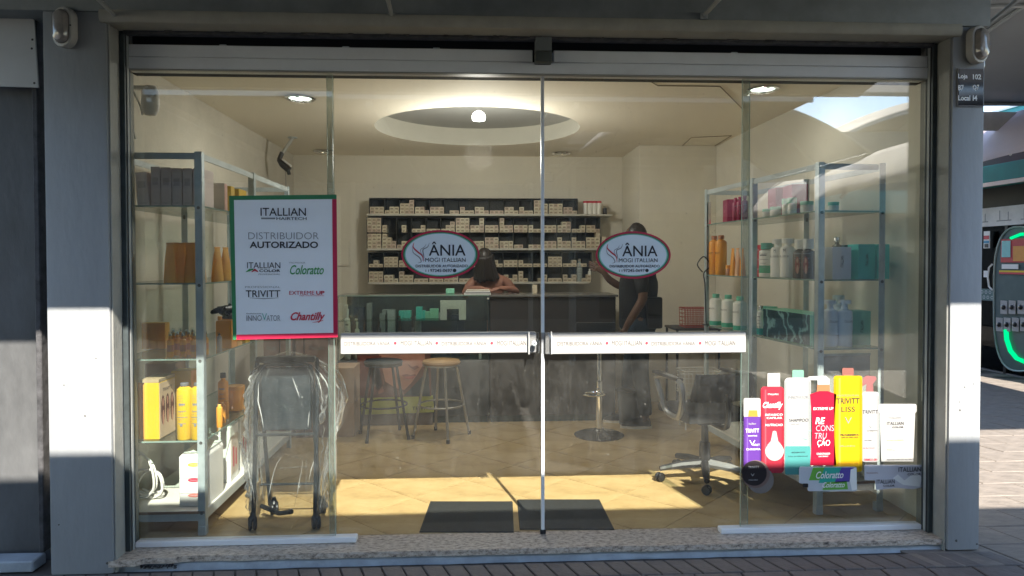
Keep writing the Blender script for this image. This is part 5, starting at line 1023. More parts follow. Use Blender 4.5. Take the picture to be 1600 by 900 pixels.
for i, (px0, px1, py0, py1, l_) in enumerate(((412, 436, 527, 690, 'mauve cardboard carton, left of the row behind the wrapped cart'), (438, 456, 527, 690, 'narrow mauve cardboard carton, second behind the wrapped cart'), (462, 474, 527, 690, 'thin mauve cardboard carton behind the wrapped cart'), (476, 514, 527, 690, 'broad mauve carton lettered Itallian behind the wrapped cart'), (518, 553, 575, 690, 'brown cardboard box standing behind the plastic wrap'))):
    y = 2.15; a, b = at(px0, 600, y=y), at(px1, 600, y=y); h_ = at(px0, py0, y=y).z
    t = T('cardboard_box', l_, 'box', ((a.x+b.x)/2, y, 0)); w2 = (b.x-a.x)/2
    MB().cbox(-w2, w2, 0, .3, 0, h_/2-.002, .003).build('lower_box', craft if i == 4 else ckl, t); MB().cbox(-w2, w2, 0, .3, h_/2, h_, .003).build('upper_box', craft if i == 4 else ckl, t)
    if i in (0, 3): letters('ITALLIAN', (0, -.003, h_-.09), w2*1.2, .03, inkg, t)
mat = M('rubber_mat', (.014, .016, .016), .75, var=.25, vs=14, bump=.6, bs=160)
for pts, l_ in ((((672, 783), (801, 783), (803, 830), (655, 830)), 'black rubber floor mat left of the door meeting line'), (((808, 780), (937, 780), (960, 826), (812, 826)), 'black rubber floor mat right of the door meeting line')):
    P_ = [at(a, b, z=.008) for a, b in pts]; c = sum(P_, Vector())/4; t = T('floor_mat', l_, 'mat', (c.x, c.y, .0)); mb = MB(); v = [Vector((p.x-c.x, p.y-c.y, 0)) for p in P_]
    mb.add([q+Vector((0, 0, .0008)) for q in v]+[q*.995+Vector((0, 0, .006)) for q in v]+[q*.975+Vector((0, 0, .009)) for q in v], [(0,1,5,4),(1,2,6,5),(2,3,7,6),(3,0,4,7),(4,5,9,8),(5,6,10,9),(6,7,11,10),(7,4,8,11)]); mb.build('rubber_border', mat, t)
    MB().add([q*.974+Vector((0, 0, .0092)) for q in v], [(0,1,2,3)]).build('ribbed_surface', M('mat_surface', (.018, .019, .019), .8, var=.3, vs=50, bump=.8, bs=260), t)
# ================================================================ BACK SHELVES
BY = 3.98
sd = M('shelf_back_dark', (.035, .038, .036), .6); sw = M('shelf_white', (.58, .56, .50), .5)
X = lambda px: at(px, 400, y=BY).x
shelf = T('wall_shelving', 'three long white wall shelves with black cubbies on the back wall', 'shelving', (0, BY, 1.0)); 
rows = [(573, 957, 334), (573, 952, 388), (575, 921, 441)]; SZ = []
for a, b, py in rows:
    z = at(700, py, y=BY).z; SZ.append(z); MB().cbox(X(a), X(b), -.0, .26, z-1-.022, z-1, .003).build('shelf_board', sw, shelf)
th = (SZ[0]-SZ[1]-.03)/2
tiers = [(0, 577, 903, 14, SZ[0]+.001, .165), (1, 573, 938, 16, SZ[1]+.001, th), (1, 573, 938, 16, SZ[1]+.002+th, th-.01), (2, 575, 925, 15, SZ[2]+.001, th-.01), (2, 575, 925, 15, SZ[2]+.002+th-.01, th-.015)]
data = {0: '222 122 334 221 222 011 211 221 111 221 211 443 333 221'.split(),
 2: '444 200 020 112 111 123 444 224 222 422 222 211 222 233 112 221'.split(),
 1: '444 432 122 211 222 122 122 222 333 222 110 111 222 322 322 333'.split(),
 4: '121 333 221 111 222 211 222 111 221 222 211 111 333 112 110'.split(),
 3: '333 221 322 111 222 122 111 222 221 212 310 012 111 212 112'.split()}
rname = {0: 'top row', 2: 'second row', 1: 'third row', 4: 'fourth row', 3: 'bottom row'}
proto = {}; nb_ = 0; extra = MB()
ordn = ['first', 'second', 'third', 'fourth', 'fifth', 'sixth', 'seventh', 'eighth', 'ninth', 'tenth', 'eleventh', 'twelfth', 'thirteenth', 'fourteenth', 'fifteenth', 'sixteenth']
for ti, (ri, a, b, n, z, h_) in enumerate(tiers):
    xa, xb = X(a), X(b); cw = (xb-xa)/n
    mb = MB(); mb.box(xa, xb, .2, .21, z-1, z-1+h_); mb.build('cubby_back', sd, shelf)
    for i in range(n+1): MB().box(xa+i*cw-.0025, xa+i*cw+.0025, .02+(.0 if True else 0), .1995, z-1, z-1+h_).build('cubby_divider', sd, shelf)
    if ti in (0, 2, 4): MB().box(xa, xb, .02, .2, z-1+h_+.0005, z-1+h_+.004).build('cubby_top', sd, shelf)
    bw, bh = (cw-.012)/3, (.0375 if ti == 0 else min(.0395, (h_-.006)/4))
    for i in range(n):
        for c_ in range(3):
            for r_ in range(int(data[ti][i][c_])):
                x = xa+i*cw+.006+bw*(c_+.5)+random.uniform(-.001, .001)
                yv = BY+.008+random.uniform(0, .014)
                if nb_ >= 296:
                    extra.cbox(x-bw/2+.0007, x+bw/2-.0007, yv, yv+.12, z+r_*bh, z+(r_+1)*bh-.0012, .0008); extra.box(x-bw*.3, x+bw*.3, yv-.0006, yv-.0001, z+(r_+.2)*bh, z+(r_+.6)*bh, 1); continue
                key = (ti > 0, random.randrange(3))
                if key not in proto:
                    mb = MB(); mb.cbox(-bw/2+.0007, bw/2-.0007, 0, .12, 0, bh-.0012, .0008); mb.box(-bw*.3, bw*.3, -.0006, -.0001, bh*.2, bh*.55+.004*key[1], 1)
                    pr_ = mb.build('dye_carton', [[dye, M('dye_carton_pale', (.70, .64, .48), .5, var=.1, vs=30), M('dye_carton_pink', (.60, .47, .38), .5, var=.1, vs=30)][key[1]], dlab], None); proto[key] = pr_.data
                    o_ = pr_
                else: o_ = link('dye_carton', proto[key])
                o_.location = (x, yv, z+r_*bh); o_.rotation_euler.z = random.uniform(-.03, .03); nb_ += 1
                nmx = int(data[ti][i][c_]); lvl = 'alone on the board' if nmx == 1 else ['at the bottom', 'second up', 'third up', 'on top'][r_ if r_ < nmx-1 else 3]
                tag(o_, f'small cream dye carton {lvl}, {["left", "middle", "right"][c_]} stack of the {ordn[i]} cubby, {rname[ti]}', 'carton', 'cream dye cartons on the back shelves')
o_ = extra.build('remaining_dye_cartons', [dye, dlab]); o_['kind'] = 'stuff'; o_['label'] = 'remaining small cream dye cartons in the lowest cubby row'; o_['category'] = 'cartons'
for i, px in enumerate((915, 922, 929, 936)):
    q = at(px, 334, y=BY+.06); bottle(['white tub with red lid, first of four on the top back shelf', 'white tub with red lid, second of four on the top back shelf', 'white tub with red lid, third of four on the top back shelf', 'white tub with red lid, last of four on the top back shelf'][i], (q.x, BY+.06, SZ[0]+.001), .145, .026, whb, redc, 'tub', cat='tub', name='tub')
q = at(943, 334, y=BY+.06); bottle('short black jar at the end of the top back shelf', (q.x+.02, BY+.08, SZ[0]+.001), .07, .025, blackp, blackp, 'jar', cat='jar', name='jar')
for i, (px, n_, m_) in enumerate(((933, 5, dye), (942, 3, dye), (949, 2, MATS['dye_carton_pink']))):
    q = at(px, 388, y=BY+.02); t = T('carton_stack', ['tall cream carton stack at the right end of the middle back shelf', 'middle height cream carton stack near the shelf end', 'two pinkish cartons at the very end of the middle back shelf'][i], 'carton', (q.x+.01, BY+.02, SZ[1]+.001)); 
    for j in range(n_): MB().cbox(-.022, .022, 0, .12, j*.042, j*.042+.041, .001).build('box', m_, t)
q = at(905, 441, y=BY+.05); bottle('clear bottle with a gold cap on the bottom back shelf', (q.x, BY+.04, SZ[2]+.001), .25, .033, M('clear_bluish', (.40, .46, .46), .2), silver, 'slim')
q = at(921, 441, y=BY+.05); bottle('small white bottle beside the clear bottle on the bottom back shelf', (q.x, BY+.04, SZ[2]+.001), .14, .02, whb, whb, 'slim')
MB().cbox(X(590), X(960), .0, .30, .0, .95-.0).build('back_cabinet', M('dark_cabinet', (.04, .045, .045), .5), None, (0, BY-.03, 0)); tag(bpy.data.objects['back_cabinet'], 'long dark low cabinet behind the counter under the back shelves', 'cabinet')
# wall bits
c = at(536, 396, y=4.24); t = T('fuse_box', 'cream flush fuse box door on the back wall beside the poster', 'fuse box', (c.x, 4.248, c.z)); MB().cbox(-.075, .075, -.02, 0, -.14, .14, .004).build('frame', wallc, t); MB().cbox(-.058, .058, -.026, -.021, -.12, .12, .002).build('door', wallc, t)
c = at(857, 277, y=4.24); t = T('wall_cover_plate', 'pale square cover plate high on the back wall right of the door stile', 'plate', (c.x, 4.248, c.z)); MB().cbox(-.055, .055, -.012, 0, -.045, .045, .004).build('plate', wallc, t)
# security camera
c = at(457, 215, z=2.606); t = T('security_camera', 'black and white security camera on a ceiling bracket above the left display unit', 'camera', (c.x, c.y, 2.609))
q = lambda px, py: at(px, py, y=c.y)-Vector((c.x, c.y, 2.609))
MB().lathe([(.045, 0), (.045, -.008), (0, -.008)], n=16).build('base_plate', steel, t)
MB().tube([(-.0, 0, -.006), q(441, 240)], .017, 8).build('arm', M('arm_gray', (.45, .45, .42), .4), t)
MB().tube([q(441, 238), q(436, 250)], .022, 10).build('joint', blackp, t); MB().tube([q(436, 249), q(441, 257), q(452, 266)], [.024, .03, .03], 10).build('camera_body', blackp, t)
MB().tube([q(434, 247), q(444, 251), q(455, 260)], .010, 6).build('sun_shield', white, t); MB().tube([q(450, 266), q(452, 273)], .017, 8).build('lens_hood', blackp, t)
MB().tube([q(446, 262), q(447, 300)], .0025, 5).build('cable', inkg, t)
# siren / sensor near the upper left
c = at(228, 157, y=.32); t = T('alarm_siren', 'beige wall siren on a bracket with dangling cables in the upper left corner', 'siren', (c.x, .32, c.z)); q = lambda px, py, dy=0: at(px, py, y=.32+dy)-c
MB().cbox(q(206, 138).x, q(240, 135).x, -.02, .02, q(206, 140).z, q(206, 134).z, .004).build('bracket', wplas, t)
mb = MB(); a = q(235, 157); prof = []
mb.lathe([(.0, .085), (.030, .08), (.045, .05), (.048, -.02), (.044, -.055), (.028, -.08), (0, -.085)], (a.x, 0, a.z), 20, sy=.7); mb.build('housing', M('siren_beige', (.85, .84, .82), .4, var=.05), t)
MB().tube(smoothpath([q(207, 138), q(212, 150), q(219, 165), q(223, 180)]), .006, 6).build('cable', wplas, t); MB().tube(smoothpath([q(203, 150), q(204, 175), q(206, 195), q(212, 217)]), .006, 6).build('cable', wplas, t)
MB().tube(smoothpath([q(201, 140), q(202, 170), q(201, 218)]), .004, 6).build('cable', wplas, t); MB().lathe([(.008, 0), (.01, .02), (0, .03)], q(203, 222), 8).build('cable_end', blackp, t)
t = T('ceiling_hook', 'tiny hook on the ceiling at the upper left corner of the glass', 'hook', at(242, 112, y=.35)); MB().tube([(0, 0, .02), (0, 0, -.01), (.004, 0, -.016)], .003, 5).build('hook', inkl, t); MB().lathe([(.01, .022), (.008, .016), (0, .016)], n=8).build('base', wplas, t)
# ================================================================ LAMPS
def downlight(lab, px, py, on):
    c = at(px, py, z=2.606); t = T('ceiling_downlight', lab, 'ceiling light', (c.x, c.y, 2.608))
    MB().lathe([(.085, 0), (.105, -.002), (.108, -.008), (.10, -.014), (.082, -.010), (.078, .0)], n=32).build('trim_ring', chrome, t)
    MB().lathe([(0, -.004), (.079, -.004), (.079, -.002)], n=32).build('diffuser', EM('lit_diffuser', (.80, .95, .82), 1.1) if on else M('unlit_diffuser', (.75, .74, .68), .3), t)
    MB().cbox(-.012, .012, -.008, .008, -.016, -.005, .003).build('clip', chrome, t, (0, -.085, 0))
    if on:
        l = bpy.data.lights.new('downlight_glow', 'AREA'); l.shape = 'DISK'; l.size = .15; l.energy = on; l.color = (1, .95, .86); o = bpy.data.objects.new('downlight_glow', l); S.collection.objects.link(o); o.parent = t; o.location = (0, 0, -.02)
downlight('lit round downlight in the ceiling at the upper left', 469, 153, 1.2)
downlight('lit greenish round downlight in the ceiling at the upper right', 1192, 139, .8)
downlight('unlit round downlight at the back left of the ceiling', 505, 236, 0)
downlight('unlit round downlight at the back right of the ceiling', 877, 239, 0)
c = at(748, 184, y=2.0); t = T('recess_bulb', 'bright bulb in a square holder inside the round ceiling recess', 'ceiling light', (c.x, 2.0, 2.778))
MB().cbox(-.055, .06, -.03, .03, -.05, 0, .004).build('holder', wplas, t); zc = c.z-2.778
MB().lathe([(.015, zc+.055), (.045, zc+.035), (.055, zc+.01), (.05, zc-.02), (.0, zc-.032)], n=18).build('bulb', EM('bulb_glow', (1, .98, .9), 3.2), t)
l = bpy.data.lights.new('bulb_light', 'POINT'); l.energy = 13; l.shadow_soft_size = .12; l.color = (1, .95, .86); o = bpy.data.objects.new('bulb_light', l); S.collection.objects.link(o); o.parent = t; o.location = (0, 0, zc-.30)
# ================================================================ STOOLS
def stool(lab, px, leg, seatm, ringm, y, rz):
    q = at(px, 676, y=y); t = T('bar_stool', lab, 'stool', (q.x, y, 0), rz); h = .62
    MB().lathe([(0, h-.03), (.12, h-.03), (.15, h-.022), (.158, h-.006), (.15, h+.008), (.10, h+.016), (0, h+.018)], n=28).build('seat', seatm, t)
    MB().lathe([(.148, h-.034), (.153, h-.034), (.153, h-.024), (.148, h-.024)], n=28).build('seat_ring', leg, t)
    for k in range(4):
        a = math.pi/4+k*math.pi/2; MB().tube([(.125*math.cos(a), .125*math.sin(a), h-.032), (.235*math.cos(a), .235*math.sin(a), 0.004)], .0115, 8).build('leg', leg, t)
        MB().lathe([(.014, 0), (.015, .03), (0, .03)], n=8).build('rubber_foot', blackp, t, (.236*math.cos(a), .236*math.sin(a), 0))
    MB().tube([(.188*math.cos(a), .188*math.sin(a), h*.43) for a in [2*math.pi*i/32 for i in range(32)]], .008, 6, close=True).build('foot_ring', ringm, t)
stool('low stool with black metal legs and a black round seat', 600, M('black_metal', (.02, .025, .03), .4, .4), M('black_vinyl', (.03, .045, .055), .4), MATS['black_metal'], 2.15, R(18))
stool('low stool with gray metal legs and a tan round seat', 690, M('gray_metal', (.40, .39, .37), .35, .6), M('tan_vinyl', (.42, .26, .12), .5), MATS['gray_metal'], 2.12, R(60))
q = at(936, 681, y=2.08); t = T('gas_lift_stool', 'chrome pedestal bar stool with a dark round base by the standing person', 'stool', (q.x, 2.08, 0))
MB().lathe([(0, .0), (.20, .0), (.205, .008), (.17, .022), (.06, .034), (.04, .05), (.034, .06)], n=36).build('base', M('dark_chrome', (.10, .10, .10), .15, .9, var=.1), t)
MB().lathe([(.028, .05), (.028, .45), (.022, .455), (.022, .72)], n=18).build('column', chrome, t)
MB().tube([(.028, 0, .36), (-.03, -.05, .36)]+[(-.06+.09*math.cos(a), -.09+.08*math.sin(a), .36) for a in [R(60+i*25) for i in range(12)]]+[(0, -.03, .36)], .009, 8).build('foot_rest', chrome, t)
MB().lathe([(0, .70), (.12, .71), (.18, .74), (.185, .78), (.16, .80), (0, .80)], n=30).build('seat', M('dark_seat', (.03, .03, .03), .5), t); MB().cbox(-.17, .17, .14, .18, .78, .92, .015).build('backrest', MATS['dark_seat'], t)
# ================================================================ OFFICE CHAIR
c = at(1101, 750, z=0); t = T('office_chair', 'black swivel chair with silver looped armrests by the right display unit', 'office chair', (c.x, c.y, 0), R(100))
sil = M('silver_plastic', (.28, .28, .28), .35, .3, var=.05); fb = M('black_fabric', (.025, .025, .027), .9, bump=.2, bs=300)
for k in range(5):
    a = R(k*72+10); e = Vector((.30*math.cos(a), .30*math.sin(a), .085)); mb = MB(); mb.tube([(0, 0, .115), e*.55+Vector((0, 0, .06)), e], [.03, .025, .018], 8); mb.build('base_arm', sil if k == 3 else blackp, t)  # one arm and its caster silver: the light on them put into the colour
    cs = T('x', '', '') if False else None
    mb = MB()
    for s_ in (-.014, .014): mb.lathe([(.0, -.009), (.026, -.009), (.03, -.004), (.03, .004), (.026, .009), (0, .009)], n=16)
    wv = MB(); ca = Matrix.Rotation(a+.6*k, 4, 'Z') @ Matrix.Rotation(R(90), 4, 'X')
    for s_ in (-.013, .013):
        b0 = len(wv.v); wv.lathe([(0, s_-.009), (.026, s_-.009), (.029, s_-.004), (.029, s_+.004), (.026, s_+.009), (0, s_+.009)], n=16)
    wv.v = [tuple(ca @ Vector(v)+Vector((e.x, e.y, .030))) for v in wv.v]; wv.build('caster', blackp if k != 3 else sil, t)
MB().tube([(0, 0, .09), (0, 0, .25), (0, 0, .26), (0, 0, .40)], [.038, .034, .024, .02], 12).build('gas_column', blackp, t)
mb = MB(); mb.cbox(-.22, .24, -.23, .23, .42, .49, .03); mb.build('seat', fb, t); MB().cbox(-.10, .12, -.09, .09, .385, .418, .008).build('mechanism', blackp, t)
MB().tube(smoothpath([(-.06, 0, .40), (-.24, 0, .40), (-.29, 0, .46), (-.29, 0, .62)]), .018, 8).build('back_bar', blackp, t)
mb = MB(); mb.grid(lambda u, v: (-.245-.05*math.sin(v*2.2)+.05*(2*u-1)**2, (u-.5)*(.42-.10*(v-.4)**2), .56+v*.18), 12, 10); o = mb.build('backrest', fb, t); o.modifiers.new('s', 'SOLIDIFY').thickness = .045
for s_ in (-1, 1):
    P_ = smoothpath([(.22, s_*.245, .655), (.05, s_*.255, .69), (-.12, s_*.255, .685), (-.17, s_*.25, .64), (-.16, s_*.245, .53), (-.10, s_*.24, .45), (.02, s_*.235, .44), (.10, s_*.24, .47), (.15, s_*.245, .56), (.20, s_*.25, .64)], 6)
    MB().tube(P_, .019, 8).build('armrest', sil, t); MB().cbox(-.14, .22, s_*.25-.028, s_*.25+.028, .682, .702, .009).build('arm_pad', blackp, t)
# ================================================================ WRAPPED FOLDING CART
t = T('folding_cart', 'black folding cart with a gray panel, on casters, under a clear plastic wrap', 'cart', (at(448, 826, y=.2).x, .22, 0)); o = Vector(t.location)
X = lambda px, y=.22: at(px, 700, y=y).x-o.x
bm_ = M('cart_black', (.03, .035, .04), .35, .3)
xa, xb = X(399), X(497); top = at(440, 560, y=.22).z
def loop(xa, xb, yb, yt, zt, r=.05): return smoothpath([(xa, yb, .06), (xa, (yb+yt)/2, zt*.5), (xa, yt, zt-r), (xa+r*.4, yt, zt-.01), (xa+r, yt, zt), (xb-r, yt, zt), (xb-r*.4, yt, zt-.01), (xb, yt, zt-r), (xb, (yb+yt)/2, zt*.5), (xb, yb, .06)], 5)
MB().tube(loop(xa+.005, xb-.005, -.06, .02, top), .012, 8).build('front_frame', bm_, t)
MB().tube(loop(xa+.03, xb-.03, .16, -.01, top*.965), .011, 8).build('rear_frame', bm_, t)
MB().cbox(xa+.01, xb-.01, -.02, .03, top-.02, top+.01, .006).build('top_bar', blackp, t)
MB().cbox(xa+.035, xb-.035, -.005, .012, at(440, 672, y=.22).z, at(440, 574, y=.22).z, .012).build('panel', M('cart_panel', (.022, .030, .036), .7, var=.08, spec=.15), t)
zc = at(440, 678, y=.22).z; MB().cbox(xa-.005, xb+.005, -.012, .0, zc-.01, zc+.006, .003).build('cross_bar', bm_, t)
MB().tube([(xa+.0, .1, .075), (xa+.12, .02, .06), (xa+.20, -.03, .085)], .013, 8).build('fold_lever', blackp, t); MB().tube([(xa+.02, .02, .22), (xb-.02, .02, .22)], .007, 8).build('lower_bar', bm_, t)
for x, y in ((xa, -.06), (xb, -.06), (xa+.05, .17), (xb-.02, .17)):
    w_ = MB(); 
    for s_ in (-.012, .012): w_.lathe([(0, s_-.010), (.030, s_-.010), (.036, s_-.003), (.036, s_+.004), (.030, s_+.010), (0, s_+.010)], n=20)
    w_.v = [tuple(Matrix.Rotation(R(20), 4, 'Z') @ Matrix.Rotation(R(90), 4, 'Y') @ Vector(v)+Vector((x, y, .037))) for v in w_.v]; cs = w_.build('caster', blackp, t)
    MB().lathe([(.02, .052), (.024, .066), (.014, .08), (.010, .10)], n=12).build('caster_fork', blackp, cs, (x, y, 0))
# plastic wrap: crinkled film hanging round the cart
film = GL('plastic_film', (.95, .955, .96), .012, .8, dust=.010, wrinkle=.9, rough=.05, dcol=(.85, .86, .87), dscale=1.6)
wr = T('plastic_wrap', 'crinkled clear plastic wrap draped over the black folding cart', 'plastic wrap', (o.x, o.y, 0))
hw = (xb-xa)/2+.02; cxw = (xa+xb)/2
def filmf(u, v):
    a = 2*math.pi*u; z = (1-v)*(top+.035)+v*.08
    k = .0 + (1-math.exp(-v*14)); bel = 1+.10*math.sin(math.pi*min(1, v*1.05))
    ca, sa = math.cos(a), math.sin(a); rx = hw*bel*k; ry = .10*bel*k+.03*k
    p = Vector((cxw+rx*math.copysign(abs(ca)**.55, ca), .06+ry*math.copysign(abs(sa)**.6, sa), z))
    rg = lambda k_, s2: (1-abs(noise.noise(Vector((ca*k_+s2, sa*k_, v*k_*.55+ca)))))**7
    f = noise.noise(Vector((ca*2.2, sa*2.2, v*2.0)))*.022+rg(4, 2)*.026+rg(8, 7)*.012+rg(15, 4)*.004
    if ca > .5: p.x += (ca-.5)*.11*math.sin(math.pi*min(1, v*1.6))*(v < .62)
    n_ = Vector((ca, sa*.6, 0)); p += n_*f*k*1.3
    p.z += noise.noise(Vector((a*1.5, 3, v)))*.04*v*(1 if v > .8 else .3)
    p.y = max(p.y, -.17)
    return p
mb = MB(); mb.grid(filmf, 200, 120); mb.build('film', film, wr, sharp=180)
mb = MB(); rr_ = random.Random(5)
for i in range(22):
    u = rr_.random(); v0 = rr_.random()*.7+.04; du = rr_.uniform(-.035, .035); ln = rr_.uniform(.08, .35); pts = []
    for j in range(9): pts.append(filmf(u+du*j/8, min(1, v0+ln*j/8))+Vector((0, -.0015, 0)))
    wd_ = rr_.uniform(.0008, .0026); mb.tube(pts, [wd_*(.2+math.sin(math.pi*j/8)) for j in range(9)], 4)
mb.build('fold_highlights', GL('film_highlight', (.93, .93, .93), .18, 2.0, dust=.4, rough=.1, dcol=(.9, .9, .9)), wr)  # thin pale tubes laid on the film as painted highlights of its folds
mb = MB(); X0, Z0 = X(500), at(500, 575, y=.2).z
def tail(u, v): 
    x = X0-.03+.13*math.sin(min(1, u*1.0)*1.5)*(1-.75*v); z = Z0+.03-v*.34-u*.0; return (x+noise.noise(Vector((u*4, v*5, 9)))*.03, .10-.10*u+noise.noise(Vector((u*5, v*7, 2)))*.05, z+noise.noise(Vector((u*3, v*3, 5)))*.03)
mb.grid(tail, 24, 36); mb.build('loose_tail', film, wr, sharp=180)
# ================================================================ BIN, BASKETS
q = at(985, 665, y=2.42); t = T('waste_bin', 'dark waste bin on the floor beside the standing person', 'bin', (q.x, 2.45, 0)); MB().lathe([(.085, 0), (.09, .004), (.11, .30), (.118, .305), (.118, .315), (.108, .315), (.09, .02)], n=24).build('body', M('bin_dark', (.05, .06, .065), .5), t); MB().lathe([(.119, .30), (.123, .308), (.119, .317)], n=24).build('rim', blackp, t)
def basket(lab, px, py, y, w_, d_, h_, m_, z):
    q = at(px, py, y=y); t = T('wire_basket', lab, 'basket', (q.x, y, z)); n = 9
    for zz_ in (0, h_): MB().tube([(-w_/2, 0, zz_), (w_/2, 0, zz_), (w_/2, d_, zz_), (-w_/2, d_, zz_)], .005, 6, close=True).build('rim_wire', m_, t)
    mb = MB()
    for i in range(n+1): x = -w_/2+w_*i/n; mb.tube([(x, 0, h_), (x*.94, 0, 0), (x*.94, d_, 0), (x, d_, h_)], .003, 5)
    for i in range(5): zz_ = h_*(i+.5)/5; mb.tube([(-w_/2, 0, zz_), (w_/2, 0, zz_), (w_/2, d_, zz_), (-w_/2, d_, zz_)], .0025, 5, close=True)
    mb.build('mesh', m_, t)['kind'] = 'stuff'
    return t
ba = basket('white wire basket on a stand behind the office chair', 1098, 640, 2.2, .32, .22, .20, wplas, .30)
for x in (-.14, .14): MB().tube([(x, .02, 0), (x, .02, -.30)], .006, 6).build('leg', wplas, ba); MB().tube([(x, .2, 0), (x, .2, -.30)], .006, 6).build('leg', wplas, ba)
redw = M('red_wire', (.45, .07, .04), .4)
st = T('side_table', 'small dark side table under the red basket beside the right display unit', 'table', (at(1090, 520, y=2.9).x, 2.86, 0)); MB().cbox(-.22, .22, 0, .4, .78, .80, .004).build('table_top', darkg, st)
for x in (-.2, .2):
    for y in (.02, .38): MB().tube([(x, y, 0), (x, y, .78)], .012, 8).build('leg', bm_, st)
basket('red wire basket standing on the side table', 1090, 520, 2.95, .24, .2, .18, redw, .802)
# ================================================================ PEOPLE
def skin_mesh(name, pts, edges, mat, parent, root=0, sub=2):
    me = bpy.data.meshes.new(name); me.from_pydata([p[0] for p in pts], edges, []); o = bpy.data.objects.new(name, me); S.collection.objects.link(o)
    o.modifiers.new('skin', 'SKIN'); 
    for i, v in enumerate(me.skin_vertices[0].data): r = pts[i][1]; v.radius = (r, r) if not isinstance(r, tuple) else r; v.use_root = (i == root)
    o.modifiers.new('sub', 'SUBSURF').render_levels = sub; o.modifiers['sub'].levels = sub
    dg = bpy.context.evaluated_depsgraph_get(); m2 = bpy.data.meshes.new_from_object(o.evaluated_get(dg)); bpy.data.objects.remove(o); bpy.data.meshes.remove(me)
    m2.name = name; m2.materials.clear(); m2.materials.append(mat); m2.shade_smooth(); return link(name, m2, parent)
skin = M('skin', (.11, .06, .04), .55, var=.08, vs=8); hair = M('dark_hair', (.018, .013, .011), .45, var=.4, vs=30, stretch=(1, 1, .15))
def head(parent, c, rz, tilt, hairlen, pfx=''):
    """head with face: egg-shaped skull, nose, brows, lips, ears"""
    bm = bmesh.new(); bmesh.ops.create_uvsphere(bm, u_segments=40, v_segments=28, radius=1)
    for v in bm.verts:
        x, y, z = v.co; w_ = 1-.26*max(0, -z)**1.3
        nx, ny, nz_ = x*.074*w_, y*.094*(1-.12*max(0, -z)), z*.115
        if y < -.3:
            g_ = lambda cx_, cz_, sx, sz: math.exp(-((x-cx_)/sx)**2-((z-cz_)/sz)**2)
            ny -= .024*g_(0, -.16, .12, .20)+.010*g_(0, -.28, .19, .08); ny += .009*(g_(.36, .05, .16, .12)+g_(-.36, .05, .16, .12)); ny -= .006*g_(0, -.52, .28, .05)+.005*g_(0, -.62, .24, .05)-.004*g_(0, -.57, .28, .02); ny -= .008*g_(0, -.88, .25, .16); ny -= .004*(g_(.36, .22, .22, .06)+g_(-.36, .22, .22, .06))
        v.co = (nx, ny, nz_)
    for f in bm.faces: f.smooth = True
    me = bpy.data.meshes.new('head'); bm.to_mesh(me); bm.free(); me.materials.append(skin)
    h_ = link('head', me, parent, c, (tilt, 0, rz))
    for s_ in (-1, 1):
        MB().lathe([(0, -.012), (.010, -.009), (.0125, 0), (.010, .009), (0, .012)], n=14).build('eye', M('eye_white', (.7, .68, .65), .2), h_, (s_*.029, -.073, .008)); MB().lathe([(0, 0), (.006, 0), (.0055, .0015), (0, .002)], n=12).build('iris', ink, h_, (s_*.029, -.0845, .008), (R(90), 0, 0))
        MB().lathe([(0, -.028), (.010, -.022), (.016, 0), (.014, .02), (0, .03)], n=12, sx=.45).build('ear', skin, h_, (s_*.074, .004, -.004))
    mb = MB(); mb.grid(lambda u, v: (lambda a, b: Vector((.083*math.sin(b)*math.cos(a), .014+.098*math.sin(b)*math.sin(a), .018+.118*math.cos(b)))*(1+.03*noise.noise(Vector((a*4, b*6, 1)))))(R(-28)+u*R(236), .02+v*1.9), 40, 18)
    if hairlen: mb.grid(lambda u, v: (lambda a: Vector((.090*math.cos(a)*(1+.42*v*v), .016+.104*math.sin(a)*(1+.10*v), .075-v*hairlen*(1+.12*noise.noise(Vector((u*9, 1, 1))))))*(1+.05*noise.noise(Vector((u*26, v*2, 3)))))(R(-8)+u*R(196)), 90, 10)
    o = mb.build('hair', hair, h_, sharp=80); o.modifiers.new('s', 'SOLIDIFY').thickness = .012
    return h_
def hand(mbpts, edges, wrist_i, wrist, d, side, up, curl=.5):
    """palm and five fingers as chains on the body graph"""
    d = d.normalized(); side = side.normalized(); up = up.normalized()
    p = len(mbpts); mbpts.append((wrist+d*.05, (.030, .016))); edges.append((wrist_i, p))
    for k, (o_, l_) in enumerate(((-.030, .055), (-.010, .070), (.010, .075), (.029, .066))):
        b = len(mbpts); base = wrist+d*.088+side*o_; mbpts.append((base, .0095)); edges.append((p, b)); q1 = base+d*l_*.5*math.cos(curl*.6)-up*l_*.5*math.sin(curl*.6); mbpts.append((q1, .0082)); edges.append((b, b+1)); q2 = q1+d*l_*.45*math.cos(curl*1.5)-up*l_*.45*math.sin(curl*1.5); mbpts.append((q2, .0068)); edges.append((b+1, b+2))
    b = len(mbpts); mbpts.append((wrist+d*.035+side*.036-up*.008, .011)); edges.append((p, b)); mbpts.append((wrist+d*.07+side*.055-up*.02, .009)); edges.append((b, b+1)); mbpts.append((wrist+d*.095+side*.05-up*.03, .0075)); edges.append((b+1, b+2))
V = Vector
